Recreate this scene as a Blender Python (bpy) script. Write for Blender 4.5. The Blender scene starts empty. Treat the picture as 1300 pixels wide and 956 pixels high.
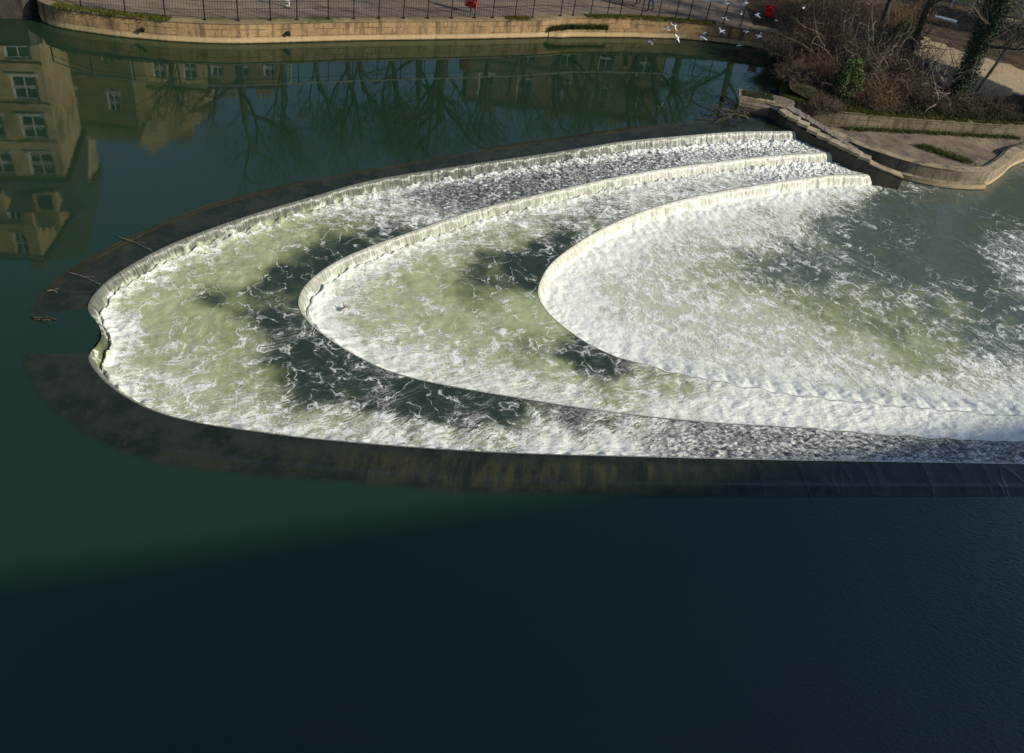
import bpy, bmesh, math, random
import numpy as np
from mathutils import Vector, Matrix, geometry as mgeo
random.seed(7); rng = np.random.default_rng(7)
SC = bpy.context.scene; COL = SC.collection
PI = math.pi

# ------------------------------------------------------------------ camera model (photo pixels 1300 x 956)
F = 1150.0; H = 17.0; NX, NY = -230.0, 1427.0
DN = math.hypot(NX, NY); PITCH = math.atan(F/DN); ROLL = math.atan2(-NX, NY)
cp, sp = math.cos(PITCH), math.sin(PITCH); ux, uy = NX/DN, NY/DN
FW = np.array([0, cp, -sp]); R0 = np.array([1., 0, 0]); D0 = np.array([0, -sp, -cp])
def ray(x, y):
    dx, dy = x-650, y-433
    return FW*F + D0*(dx*ux+dy*uy) + R0*(dx*uy-dy*ux)
def P(x, y, z=0.0):
    r = ray(x, y); t = (z-H)/r[2]; return np.array([r[0]*t, r[1]*t, z])

SUN_EL = math.radians(27); SUN_AZ = np.array([.972, -.235])

# ------------------------------------------------------------------ numpy perlin
_perm = rng.permutation(256); _perm = np.concatenate([_perm, _perm, _perm])
_g = rng.normal(size=(256, 2)); _g /= np.linalg.norm(_g, axis=1)[:, None]
def perlin(x, y):
    xi = np.floor(x).astype(np.int64); yi = np.floor(y).astype(np.int64)
    xf = x-xi; yf = y-yi
    u = xf*xf*xf*(xf*(xf*6-15)+10); v = yf*yf*yf*(yf*(yf*6-15)+10)
    def gr(a, b, fx, fy):
        h = _perm[(_perm[a & 255]+(b & 255))]; g = _g[h]
        return g[..., 0]*fx+g[..., 1]*fy
    n00 = gr(xi, yi, xf, yf); n10 = gr(xi+1, yi, xf-1, yf)
    n01 = gr(xi, yi+1, xf, yf-1); n11 = gr(xi+1, yi+1, xf-1, yf-1)
    return (n00*(1-u)+n10*u)*(1-v)+(n01*(1-u)+n11*u)*v
def fbm(x, y, o=4):
    s = 0; a = 1.
    for k in range(o):
        s = s+a*perlin(x*2**k+17.3*k, y*2**k-9.1*k); a *= .5
    return s
def smooth(a, b, x):
    t = np.clip((x-a)/(b-a), 0, 1); return t*t*(3-2*t)

# ------------------------------------------------------------------ materials
def mat(name):
    m = bpy.data.materials.new(name); m.use_nodes = True
    nt = m.node_tree; nt.nodes.clear()
    return m, G(nt)
class G:
    def __init__(s, nt):
        s.nt = nt; s.out = nt.nodes.new('ShaderNodeOutputMaterial')
    def n(s, t, **kw):
        nd = s.nt.nodes.new(t)
        for k, v in kw.items(): setattr(nd, k, v)
        return nd
    def link(s, a, b): s.nt.links.new(a, b)
    def inp(s, sock, v):
        if isinstance(v, bpy.types.NodeSocket): s.link(v, sock)
        elif v is not None:
            if isinstance(v, (tuple, list)) and len(v) == 3 and sock.type == 'RGBA': v = (*v, 1)
            sock.default_value = v
    def m(s, op, a, b=None, c=None, clamp=False):
        nd = s.n('ShaderNodeMath', operation=op, use_clamp=clamp)
        s.inp(nd.inputs[0], a)
        if b is not None: s.inp(nd.inputs[1], b)
        if c is not None: s.inp(nd.inputs[2], c)
        return nd.outputs[0]
    def vm(s, op, a, b=None, scale=None):
        nd = s.n('ShaderNodeVectorMath', operation=op); s.inp(nd.inputs[0], a)
        if b is not None: s.inp(nd.inputs[1], b)
        if scale is not None: s.inp(nd.inputs['Scale'], scale)
        return nd.outputs[0]
    def sstep(s, x, a, b, lo=0., hi=1.):
        nd = s.n('ShaderNodeMapRange', interpolation_type='SMOOTHSTEP')
        s.inp(nd.inputs[0], x); s.inp(nd.inputs[1], a); s.inp(nd.inputs[2], b); s.inp(nd.inputs[3], lo); s.inp(nd.inputs[4], hi)
        return nd.outputs[0]
    def mix(s, f, a, b, blend='MIX'):
        nd = s.n('ShaderNodeMix', data_type='RGBA', blend_type=blend)
        s.inp(nd.inputs[0], f); s.inp(nd.inputs[6], a); s.inp(nd.inputs[7], b); return nd.outputs[2]
    def fmix(s, f, a, b):
        nd = s.n('ShaderNodeMix', data_type='FLOAT')
        s.inp(nd.inputs[0], f); s.inp(nd.inputs[2], a); s.inp(nd.inputs[3], b); return nd.outputs[0]
    def obj(s): return s.n('ShaderNodeTexCoord').outputs['Object']
    def world(s): return s.n('ShaderNodeNewGeometry').outputs['Position']
    def noise(s, v, scale, detail=4, rough=.55, dist=0., col=False):
        nd = s.n('ShaderNodeTexNoise'); s.inp(nd.inputs['Vector'], v); s.inp(nd.inputs['Scale'], scale)
        nd.inputs['Detail'].default_value = detail; nd.inputs['Roughness'].default_value = rough; nd.inputs['Distortion'].default_value = dist
        return nd.outputs[1 if col else 0]
    def vor(s, v, scale, feature='DISTANCE_TO_EDGE', rand=1.):
        nd = s.n('ShaderNodeTexVoronoi', feature=feature); s.inp(nd.inputs['Vector'], v); s.inp(nd.inputs['Scale'], scale)
        nd.inputs['Randomness'].default_value = rand
        return nd.outputs['Distance']
    def map(s, v, scale=(1, 1, 1), rot=(0, 0, 0), loc=(0, 0, 0)):
        nd = s.n('ShaderNodeMapping'); s.inp(nd.inputs[0], v); nd.inputs['Scale'].default_value = scale
        nd.inputs['Rotation'].default_value = rot; nd.inputs['Location'].default_value = loc; return nd.outputs[0]
    def attr(s, name):
        nd = s.n('ShaderNodeAttribute', attribute_name=name); return nd.outputs['Fac']
    def bump(s, h, strength=1., dist=.02, normal=None):
        nd = s.n('ShaderNodeBump'); s.inp(nd.inputs['Height'], h); s.inp(nd.inputs['Strength'], strength); s.inp(nd.inputs['Distance'], dist)
        if normal is not None: s.link(normal, nd.inputs['Normal'])
        return nd.outputs[0]
    def bsdf(s, color, rough=.8, normal=None, ior=None, spec=None, metal=None, **kw):
        b = s.n('ShaderNodeBsdfPrincipled'); s.inp(b.inputs['Base Color'], color); s.inp(b.inputs['Roughness'], rough)
        if normal is not None: s.link(normal, b.inputs['Normal'])
        if ior: b.inputs['IOR'].default_value = ior
        if spec is not None: s.inp(b.inputs['Specular IOR Level'], spec)
        if metal is not None: b.inputs['Metallic'].default_value = metal
        for k, v in kw.items(): s.inp(b.inputs[k.replace('_', ' ')], v)
        s.link(b.outputs[0], s.out.inputs[0]); return b

def simple(name, c1, c2, scale=3, rough=.85, bump=.3, bdist=.02, stretch=(1, 1, 1), dirt=None, spec=.3):
    m, g = mat(name); w = g.map(g.world(), stretch)
    n1 = g.noise(w, scale, 6, .6); n2 = g.noise(w, scale*6, 4, .6)
    f = g.sstep(g.m('ADD', g.m('MULTIPLY', n1, .7), g.m('MULTIPLY', n2, .3)), .36, .64)
    c = g.mix(f, c1, c2)
    if dirt:
        c = g.mix(g.sstep(g.noise(w, scale*.45, 5, .65), .5, .66), c, dirt)
    g.bsdf(c, rough, g.bump(g.m('ADD', n1, n2), bump, bdist), spec=spec)
    return m

WCOL = (.0105, .0255, .0125)
# calm river water: turbid green body, mirror surface, faint ripples
def make_water(name, c, amp=1., foamy=False):
    m, g = mat(name); w = g.world()
    wl = g.map(w, (1, 1, 1))
    n1 = g.noise(wl, .55, 3, .5)
    rip = g.noise(g.map(w, (1., 2.2, 1), (0, 0, .45)), 2.6, 4, .55, .4)
    fine = g.noise(g.map(w, (1., 3.0, 1), (0, 0, 1.05)), 6.5, 3, .6, .6)
    area = g.sstep(g.noise(w, .12, 2), .4, .7)
    # finer ripples towards the downstream near bank
    px = g.n('ShaderNodeSeparateXYZ'); g.link(w, px.inputs[0])
    near = g.sstep(g.m('SUBTRACT', px.outputs[0], g.m('MULTIPLY', px.outputs[1], .6)), -6., 6.)
    h = g.m('ADD', g.m('MULTIPLY', n1, .25), g.m('MULTIPLY', rip, g.fmix(area, .03, .075)))
    h = g.m('ADD', h, g.m('MULTIPLY', fine, g.m('MULTIPLY', near, 2.2)))
    col = g.mix(g.sstep(g.noise(w, .09, 3), .35, .65), c, tuple(k*1.25 for k in c))
    b = g.bsdf(col, .02, g.bump(h, .26*amp, .06), ior=1.333, spec=.75)
    return m
M = {}
M['water'] = make_water('river_water_green', WCOL)

def make_white(name, fallc, dark=(.026, .040, .026), pale=(.36, .40, .22)):
    m, g = mat(name); w = g.world()
    foam = g.attr('foam'); aer = g.attr('aer'); chop = g.attr('chop'); fall = g.attr('fall'); strk = g.attr('streak')
    uv = g.n('ShaderNodeUVMap', uv_map='flow').outputs[0]
    w1 = g.noise(w, .7, 3, .5, col=True); w2 = g.noise(w, 3.2, 3, .55, col=True)
    wp = g.vm('ADD', w, g.vm('SCALE', g.vm('SUBTRACT', w1, (.5, .5, .5)), scale=1.7))
    wp = g.vm('ADD', wp, g.vm('SCALE', g.vm('SUBTRACT', w2, (.5, .5, .5)), scale=.42))
    wp = g.vm('MULTIPLY', wp, (1, 1, .3))
    sdir = g.map(wp, (.42, 1.5, 1), (0, 0, math.radians(38)))
    def ridge(v, sc, det, ro=.5): return g.m('ABSOLUTE', g.m('MULTIPLY_ADD', g.noise(v, sc, det, ro), 2.0, -1.0))
    wst = g.vm('MULTIPLY', wp, (1, 1, .3))
    e1 = ridge(wst, 1.0, 4, .5); wo = g.vm('MULTIPLY', g.vm('SUBTRACT', wp, w), (1.0, 1.0, 0)); fl_ = g.vm('ADD', g.map(uv, (1.25, .50, 1)), g.vm('SCALE', wo, scale=.75))
    e2 = ridge(g.vm('ADD', fl_, (7, 3, 0)), 2.1, 5, .55); e3 = ridge(g.vm('ADD', fl_, (1, 9, 2)), 4.8, 4, .6)
    patch = g.noise(w, .9, 4, .6)
    fo = g.m('ADD', foam, g.m('MULTIPLY', g.m('SUBTRACT', patch, .5), .55))
    fo = g.m('MAXIMUM', fo, 0.0)
    present = g.sstep(foam, .0, .12)
    def web(e, wd, base):
        return g.sstep(e, g.m('MULTIPLY_ADD', fo, wd, base), 0.0)
    web1 = g.m('POWER', web(e1, .13, .022), 1.2)
    web2 = g.m('POWER', web(e2, .15, .02), 1.3)
    web3 = web(e3, .24, .015)
    wv = g.m('ADD', g.m('MULTIPLY', web1, .75), g.m('MULTIPLY', web2, g.sstep(fo, .05, .5, 0., .9)))
    wv = g.m('ADD', wv, g.m('MULTIPLY', web3, g.sstep(fo, .1, .5, 0., .8)))
    gate = g.sstep(g.noise(w, 2.1, 4, .6), .36, .6)
    wv = g.m('MULTIPLY', wv, g.fmix(g.sstep(foam, .3, .9), gate, 1.0))
    wv = g.m('MULTIPLY', wv, g.m('MULTIPLY', present, g.m('SUBTRACT', 1.0, g.m('MULTIPLY', chop, .8))))
    # body of the foam
    nb = g.noise(wp, 3.4, 7, .68)
    ns = g.noise(sdir, 3.6, 7, .66)
    nc = g.noise(g.map(w, (1, 2.0, 1), (0, 0, .9)), 5.5, 5, .72, .6)
    nn = g.fmix(strk, nb, ns)
    nn = g.fmix(chop, nn, nc)
    # radial streamlines along the flow coordinate
    nst = g.noise(g.vm('ADD', g.map(uv, (7, 1.3, 1)), g.vm('SCALE', wo, scale=1.6)), 1.0, 6, .65)
    nw = g.fmix(chop, .5, .2); nn = g.fmix(nw, nn, nst)
    th = g.m('MULTIPLY_ADD', foam, -.44, g.fmix(chop, .775, .72))
    fill = g.sstep(nn, g.m('SUBTRACT', th, g.fmix(chop, .05, .06)), g.m('ADD', th, g.fmix(chop, .13, .10)))
    fill = g.m('MULTIPLY', fill, present)
    e4 = ridge(g.vm('ADD', wst, g.vm('SCALE', w2, scale=.25)), 8.5, 3, .55)
    wv = g.m('ADD', wv, g.m('MULTIPLY', g.m('MULTIPLY', web(e4, .20, .02), g.sstep(fo, .15, .6, 0., .55)), g.m('SUBTRACT', 1.0, chop)))
    fill = g.m('MULTIPLY', fill, g.fmix(chop, g.sstep(foam, .35, .85, .35, .92), 1.0))
    mask = g.m('MAXIMUM', fill, g.m('MULTIPLY', g.m('MINIMUM', wv, 1.0), g.sstep(foam, .45, .95, 1., .72)))
    mask = g.m('MULTIPLY', mask, g.sstep(g.noise(w, 16, 3, .7), .2, .55, .62, 1.))
    # water under the foam
    cl = g.m('ADD', aer, g.m('MULTIPLY', g.m('SUBTRACT', g.noise(w, .8, 4, .55, .5), .5), 1.1))
    cl2 = g.m('ADD', aer, g.m('MULTIPLY', g.m('SUBTRACT', g.noise(w, 2.4, 5, .6), .5), .8))
    body = g.mix(g.sstep(cl, .08, .68), dark, (.20, .23, .10))
    body = g.mix(g.sstep(cl2, .40, 1.0), body, pale)
    body = g.mix(chop, body, (.055, .062, .062))
    white = g.mix(g.noise(w, 5, 4, .6), (.72, .74, .66), (.87, .88, .83))
    col = g.mix(mask, body, white)
    # falling sheet
    fs = g.noise(g.map(uv, (14, .55, 1)), 1.0, 5, .62)
    fs2 = g.noise(g.map(uv, (42, 1.6, 1)), 1.0, 3, .6)
    fl = g.sstep(g.m('ADD', g.m('MULTIPLY', fs, .55), g.m('MULTIPLY', fs2, .45)), .40, .62)
    fw = g.attr('fallw')
    fcol = g.mix(fl, g.mix(g.noise(g.map(uv, (2.2, .3, 1)), 1.0, 3), tuple(k*.62 for k in fallc), fallc), (.78, .79, .70))
    fgap = g.m('MULTIPLY', g.sstep(g.noise(g.map(uv, (6.5, .25, 1), loc=(3, 1, 0)), 1.0, 4, .65), .50, .68), .42)
    fcol = g.mix(fgap, fcol, tuple(k*.33 for k in fallc))
    fcol = g.mix(fw, g.mix(g.m('MULTIPLY', fl, .55), (.05, .06, .045), fallc), fcol)
    fbl = g.noise(g.map(uv, (3.5, 1.2, 1)), 1.0, 4, .6)
    fall = g.sstep(g.m('ADD', fall, g.m('MULTIPLY', g.m('SUBTRACT', fbl, .5), 1.1)), .30, .62)
    fcol = g.mix(1.0, fcol, g.mix(g.noise(g.map(uv, (.9, .2, 1)), 1.0, 4, .6), (.72, .72, .71), (1.22, 1.22, 1.22)), 'MULTIPLY')
    col = g.mix(fall, col, fcol)
    maskf = g.fmix(fall, mask, .6)
    rough = g.fmix(maskf, .06, .38)
    rough = g.fmix(g.m('MULTIPLY', fall, g.m('SUBTRACT', 1., fw)), rough, .18)
    curd = g.m('ADD', g.m('MULTIPLY', g.noise(wp, 9, 5, .65), .7), g.m('MULTIPLY', g.m('SUBTRACT', 1., g.vor(wp, 7., 'SMOOTH_F1')), .5))
    h = g.m('ADD', g.m('MULTIPLY', mask, .35), g.m('MULTIPLY', curd, g.m('MULTIPLY_ADD', mask, .85, .15)))
    h = g.m('ADD', h, g.m('MULTIPLY', nc, g.m('MULTIPLY', chop, 1.2)))
    hf = g.m('ADD', g.m('MULTIPLY', fs, .6), g.m('MULTIPLY', fs2, .6))
    h = g.fmix(fall, h, hf)
    h = g.m('ADD', h, g.m('MULTIPLY', g.noise(w, 3.0, 3), .35))
    g.bsdf(col, rough, g.bump(h, .6, .036), ior=1.333, spec=.5)
    return m
M['white1'] = make_white('white_water_upper', (.24, .245, .19))
M['white2'] = make_white('white_water_middle', (.55, .56, .45))
M['river'] = make_white('white_water_river', (.5, .5, .4), (.072, .094, .074), (.45, .49, .34))
M['white3'] = make_white('white_water_lower', (.60, .60, .47))

def make_apron():
    m, g = mat('wet_stone_apron'); w = g.world()
    uv = g.n('ShaderNodeUVMap', uv_map='flow').outputs[0]
    dp = g.attr('depth')    # 0 at the drowned outer edge, 1 at the sill
    lit = g.noise(w, 1.1, 5, .65); st = g.noise(g.map(w, (3.0, .45, .2), (0, 0, math.radians(-11))), 1.2, 6, .68, .3)
    c = g.mix(g.sstep(lit, .38, .62), (.011, .016, .010), (.024, .029, .017))
    sep = g.n('ShaderNodeSeparateXYZ'); g.link(w, sep.inputs[0])
    mossz = g.m('MULTIPLY', g.sstep(sep.outputs[0], -7., 0.), g.sstep(sep.outputs[0], 9., 4.))
    mossz = g.m('MULTIPLY', mossz, g.sstep(sep.outputs[1], 22., 19.))
    moss = g.m('MULTIPLY', g.sstep(st, .40, .70), g.m('MULTIPLY_ADD', mossz, .6, .05))
    moss = g.m('MULTIPLY', moss, g.m('MULTIPLY', g.sstep(dp, .05, .4), g.sstep(dp, .98, .7)))
    c = g.mix(moss, c, g.mix(g.noise(w, 7, 3), (.050, .058, .014), (.080, .066, .020)))
    # stone joints across the apron
    sx = g.n('ShaderNodeSeparateXYZ'); g.link(uv, sx.inputs[0])
    j = g.m('ABSOLUTE', g.m('SUBTRACT', g.m('FRACT', g.m('ADD', g.m('DIVIDE', sx.outputs[0], 3.1), g.m('MULTIPLY', g.noise(w, .7, 3), .22))), .5))
    jm = g.m('MULTIPLY', g.sstep(j, .012, .0), g.sstep(g.noise(w, .45, 2), .45, .6))
    c = g.mix(g.m('MULTIPLY', jm, .8), c, (.006, .006, .005))
    c = g.mix(g.m('MULTIPLY', g.sstep(g.noise(w, 2.3, 7, .72), .55, .72), .5), c, (.050, .050, .036))
    wcol = g.mix(g.sstep(g.noise(w, .09, 3), .35, .65), WCOL, tuple(k*1.25 for k in WCOL))
    edge = g.sstep(g.m('ADD', dp, g.m('MULTIPLY', g.m('SUBTRACT', g.noise(w, 1.1, 4, .6), .5), .12)), .015, .12)
    c = g.mix(edge, wcol, c)
    h = g.m('ADD', g.m('MULTIPLY', st, .7), g.m('MULTIPLY', g.noise(w, 5, 4, .6), .35))
    h = g.m('MULTIPLY', h, edge)
    # wrinkles of the thin sheet, slanting over the downstream apron
    wr = g.noise(g.map(w, (.75, .16, 1), (0, 0, math.radians(38))), 1.3, 2, .4, .3)
    ridge = g.m('POWER', g.m('SUBTRACT', 1.0, g.m('ABSOLUTE', g.m('MULTIPLY_ADD', wr, 2.0, -1.0))), 14.)
    wz = g.m('MULTIPLY', g.sstep(sep.outputs[0], 5., 9.), g.sstep(sep.outputs[1], 24., 21.))
    h = g.m('ADD', h, g.m('MULTIPLY', ridge, g.m('MULTIPLY', wz, .8)))
    b = g.bsdf(c, g.fmix(edge, .03, .16), g.bump(h, .42, .05), ior=1.333, spec=.5)
    return m
M['apron'] = make_apron()

def make_stonewall(name, ca, cb, cc, course=.32, wet=True):
    """bank masonry: mottled stone, courses, drips from the top, pale dried silt band along the water line"""
    m, g = mat(name); w = g.world()
    uv = g.n('ShaderNodeUVMap', uv_map='flow').outputs[0]
    s = g.n('ShaderNodeSeparateXYZ'); g.link(uv, s.inputs[0])
    sz = g.n('ShaderNodeSeparateXYZ'); g.link(w, sz.inputs[0])
    n1 = g.noise(w, .8, 6, .65); n2 = g.noise(w, 5, 6, .65)
    drip = g.noise(g.map(uv, (2.6, .35, 1)), 1.0, 5, .65)
    c = g.mix(g.sstep(n1, .35, .65), ca, cb)
    c = g.mix(g.sstep(drip, .47, .66, 0., .85), c, cc)
    c = g.mix(g.m('MULTIPLY', g.sstep(n2, .45, .7), .5), c, tuple(k*.55 for k in ca))
    br = g.n('ShaderNodeTexBrick'); g.link(uv, br.inputs['Vector'])
    br.inputs['Scale'].default_value = 1.0; br.inputs['Brick Width'].default_value = .8; br.inputs['Row Height'].default_value = course
    br.inputs['Mortar Size'].default_value = .022; br.inputs['Mortar Smooth'].default_value = .5
    jn = g.m('MULTIPLY', br.outputs['Fac'], g.sstep(g.noise(w, 1.3, 3), .4, .6))
    c = g.mix(g.m('MULTIPLY', jn, .8), c, tuple(k*.28 for k in ca))
    if wet:
        band = g.m('MULTIPLY', g.sstep(s.outputs[1], .04, .10), g.sstep(s.outputs[1], .34, .2))
        c = g.mix(g.m('MULTIPLY', band, g.sstep(n2, .3, .6, .45, .9)), c, (.46, .35, .19))
        c = g.mix(g.sstep(g.m('ADD', s.outputs[1], g.m('MULTIPLY', n2, .05)), .075, .05), c, (.018, .018, .013))
    h = g.m('SUBTRACT', g.m('ADD', n2, g.m('MULTIPLY', n1, .6)), g.m('MULTIPLY', jn, .6))
    g.bsdf(c, .88, g.bump(h, .5, .05), spec=.25)
    return m
M['bank'] = make_stonewall('river_wall_stone', (.25, .165, .080), (.37, .25, .118), (.085, .060, .034))
M['conc'] = make_stonewall('landing_concrete', (.20, .165, .115), (.30, .25, .175), (.10, .080, .055), 5.)
M['retain'] = make_stonewall('retaining_stone', (.15, .12, .08), (.21, .165, .105), (.07, .055, .038), .28, wet=False)
M['cope'] = simple('pale_coping_stone', (.22, .17, .105), (.34, .27, .17), 2.5, dirt=(.10, .085, .05), bump=.6)
M['copem'] = simple('mossy_coping_stone', (.15, .12, .065), (.25, .19, .11), 1.6, dirt=(.07, .07, .025), bump=.6)
M['wet_shaded'] = simple('wet_shaded_concrete', (.022, .020, .016), (.055, .048, .036), 2, .5, .5, .03, (1, 1, .5))  # wet concrete, darkened further to carry the shade of unlit faces
M['slab'] = simple('weathered_slabs', (.24, .19, .12), (.36, .29, .19), 3, dirt=(.12, .10, .07))
M['plank'] = simple('grey_sleepers', (.115, .095, .075), (.20, .17, .13), 5, stretch=(1, .3, 1))
M['moss'] = simple('green_moss', (.05, .06, .012), (.15, .14, .02), 9, .95, .8, .03)
M['path'] = simple('pinkish_paving', (.135, .105, .080), (.215, .165, .125), 1.0, dirt=(.075, .060, .045), stretch=(.5, 1.6, 1))
M['ironblack'] = simple('black_iron', (.012, .012, .014), (.025, .025, .028), 20, .5)
M['galv'] = simple('grey_galvanised_rail', (.30, .30, .29), (.42, .42, .40), 15, .45, .1)
M['whitepaint'] = simple('white_paint', (.62, .62, .58), (.75, .75, .71), 12, .5, .1)
M['red'] = simple('red_plastic', (.50, .02, .012), (.62, .03, .018), 12, .4, .1)
M['blackp'] = simple('black_marking', (.01, .01, .01), (.02, .02, .02), 12, .6, .1)
M['silt'] = simple('landing_silt', (.13, .095, .065), (.20, .155, .105), 1.6, dirt=(.08, .065, .05))
M['bark'] = simple('brown_bark', (.045, .036, .026), (.085, .068, .048), 6, .95, .8, .03, (1, 1, .3))
M['paleb'] = simple('pale_bark', (.16, .135, .10), (.27, .235, .18), 5, .9, .6, .02, (1, 1, .4))
M['twig'] = simple('brown_twigs', (.075, .056, .038), (.16, .12, .080), 4, .9, .2)
M['twigred'] = simple('reddish_twigs', (.11, .068, .040), (.23, .145, .085), 3, .9, .2)
M['leafd'] = simple('dark_evergreen_leaf', (.012, .034, .014), (.030, .066, .020), 5, .6, .1)
M['leafo'] = simple('olive_leaf', (.030, .040, .012), (.065, .075, .020), 5, .7, .1)
M['leafb'] = simple('bright_bush_leaf', (.024, .058, .012), (.085, .135, .028), 2, .6, .1)
M['grass'] = simple('grass_blades', (.05, .075, .015), (.12, .13, .03), 4, .9, .1)
M['bath'] = simple('bath_stone', (.46, .34, .17), (.60, .46, .25), .8, dirt=(.28, .20, .10))
M['bathd'] = simple('dark_shaded_stone', (.15, .12, .065), (.26, .20, .11), .9)  # darker copy of the stone; the shaded houses get their shade from it
M['roof'] = simple('grey_slate', (.06, .062, .062), (.10, .10, .095), 2, .6)
M['glass'] = simple('dark_window_glass', (.012, .016, .014), (.02, .024, .022), 3, .08, .05, spec=.6)
M['cloth1'] = simple('blue_cloth', (.03, .045, .12), (.05, .07, .17), 8)
M['cloth2'] = simple('dark_cloth', (.015, .016, .022), (.03, .03, .035), 8)
M['cloth3'] = simple('red_cloth', (.22, .03, .03), (.3, .05, .04), 8)
M['skin'] = simple('skin', (.42, .26, .18), (.50, .32, .23), 8, .6)
M['gullw'] = simple('white_feathers', (.42, .45, .48), (.58, .60, .62), 10, .8, .1)
M['gullg'] = simple('grey_feathers', (.13, .17, .21), (.20, .24, .29), 10, .8, .1)
M['beak'] = simple('red_beak', (.3, .04, .02), (.4, .06, .03), 10, .5)

def make_ground():
    m, g = mat('bank_ground'); w = g.world(); z = g.attr('zone')   # 0 soil, .5 sandy, 1 lawn
    n = g.noise(w, 1.1, 6, .65); n2 = g.noise(w, 7, 5, .7); n3 = g.noise(w, 22, 3, .7)
    soil = g.mix(g.sstep(n, .38, .62), (.036, .026, .016), (.080, .056, .033))  # soil brown taken darker, standing in for tree shade on the bank
    soil = g.mix(g.sstep(n2, .56, .68, 0., .8), soil, (.055, .060, .018))
    sand = g.mix(g.sstep(n2, .35, .65), (.27, .205, .125), (.38, .30, .19))
    sand = g.mix(g.sstep(n, .52, .7, 0., .5), sand, (.15, .13, .07))
    lawn = g.mix(g.sstep(n2, .35, .65), (.11, .11, .028), (.20, .18, .055))
    zz = g.m('ADD', z, g.m('MULTIPLY', g.m('SUBTRACT', n, .5), .12))
    c = g.mix(g.sstep(zz, .2, .32), soil, sand); c = g.mix(g.sstep(zz, .7, .8), c, lawn)
    g.bsdf(c, .95, g.bump(g.m('ADD', g.m('ADD', n, n2), n3), .8, .06), spec=.15)
    return m
M['ground'] = make_ground()

# ------------------------------------------------------------------ object helpers
def tag(o, label=None, cat=None, group=None, kind=None):
    if label: o['label'] = label
    if cat: o['category'] = cat
    if group: o['group'] = group
    if kind: o['kind'] = kind
    return o
def empty(name, loc=(0, 0, 0), rz=0):
    o = bpy.data.objects.new(name, None); COL.objects.link(o); o.location = loc; o.rotation_euler = (0, 0, rz); o.empty_display_size = .2; return o
class MB:
    def __init__(s): s.v = []; s.f = []; s.mi = []; s.n = 0; s.uv = []
    def add(s, vs, fs, mi=0, uvs=None):
        vs = np.asarray(vs, float).reshape(-1, 3); b = s.n; s.v.append(vs); s.n += len(vs)
        s.f += [tuple(b+i for i in f) for f in fs]; s.mi += [mi]*len(fs)
        s.uv.append(np.asarray(uvs, float) if uvs is not None else vs[:, :2]*1.0)
        return s
    def box(s, c, size, rz=0, mi=0, tilt=0):
        x, y, z = np.array(size)/2.
        vs = np.array([(-x, -y, -z), (x, -y, -z), (x, y, -z), (-x, y, -z), (-x, -y, z), (x, -y, z), (x, y, z), (-x, y, z)])
        if tilt: ct, st = math.cos(tilt), math.sin(tilt); vs = vs@np.array([[ct, 0, st], [0, 1, 0], [-st, 0, ct]])
        cz, sn = math.cos(rz), math.sin(rz); vs = vs@np.array([[cz, sn, 0], [-sn, cz, 0], [0, 0, 1]])
        return s.add(vs+np.array(c), [(0, 3, 2, 1), (4, 5, 6, 7), (0, 1, 5, 4), (1, 2, 6, 5), (2, 3, 7, 6), (3, 0, 4, 7)], mi)
    def tube(s, pts, rad, k=6, mi=0, cap=True):
        pts = np.asarray(pts, float); n = len(pts); rad = np.broadcast_to(np.asarray(rad, float), (n,))
        d = np.gradient(pts, axis=0); d /= np.linalg.norm(d, axis=1)[:, None]+1e-9
        a = np.where(np.abs(d[:, 2:3]) > .9, np.array([[1., 0, 0]]), np.array([[0, 0, 1.]]))
        u = np.cross(d, a); u /= np.linalg.norm(u, axis=1)[:, None]+1e-9; v = np.cross(d, u)
        th = np.arange(k)*2*PI/k
        ring = pts[:, None]+rad[:, None, None]*(np.cos(th)[None, :, None]*u[:, None]+np.sin(th)[None, :, None]*v[:, None])
        fs = [(i*k+j, i*k+(j+1) % k, (i+1)*k+(j+1) % k, (i+1)*k+j) for i in range(n-1) for j in range(k)]
        if cap: fs += [tuple(range(k))[::-1], tuple((n-1)*k+j for j in range(k))]
        return s.add(ring.reshape(-1, 3), fs, mi)
    def ell(s, c, r, k=10, mi=0, M3=None):
        vs = []; fs = []; R = k//2+1
        for i in range(R+1):
            p = PI*i/R
            for j in range(k): t = 2*PI*j/k; vs.append((r[0]*math.sin(p)*math.cos(t), r[1]*math.sin(p)*math.sin(t), r[2]*math.cos(p)))
        for i in range(R):
            for j in range(k): fs.append((i*k+j, (i+1)*k+j, (i+1)*k+(j+1) % k, i*k+(j+1) % k))
        vs = np.array(vs)
        if M3 is not None: vs = vs@M3.T
        return s.add(vs+np.array(c), fs, mi)
    def build(s, name, mats, parent=None, smooth=False, loc=None):
        me = bpy.data.meshes.new(name); V = np.concatenate(s.v) if s.v else np.zeros((0, 3))
        if loc is not None: V = V-np.array(loc)
        me.from_pydata([tuple(x) for x in V.tolist()], [], s.f)
        if not isinstance(mats, (list, tuple)): mats = [mats]
        for m in mats: me.materials.append(m)
        me.polygons.foreach_set('material_index', s.mi)
        if smooth: me.polygons.foreach_set('use_smooth', [True]*len(s.f))
        l = me.uv_layers.new(name='flow'); U = np.concatenate(s.uv)
        li = np.empty(len(me.loops), int); me.loops.foreach_get('vertex_index', li)
        l.data.foreach_set('uv', U[li].ravel())
        me.update()
        o = bpy.data.objects.new(name, me); COL.objects.link(o)
        if parent: o.parent = parent
        if loc is not None: o.location = loc
        return o
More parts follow.
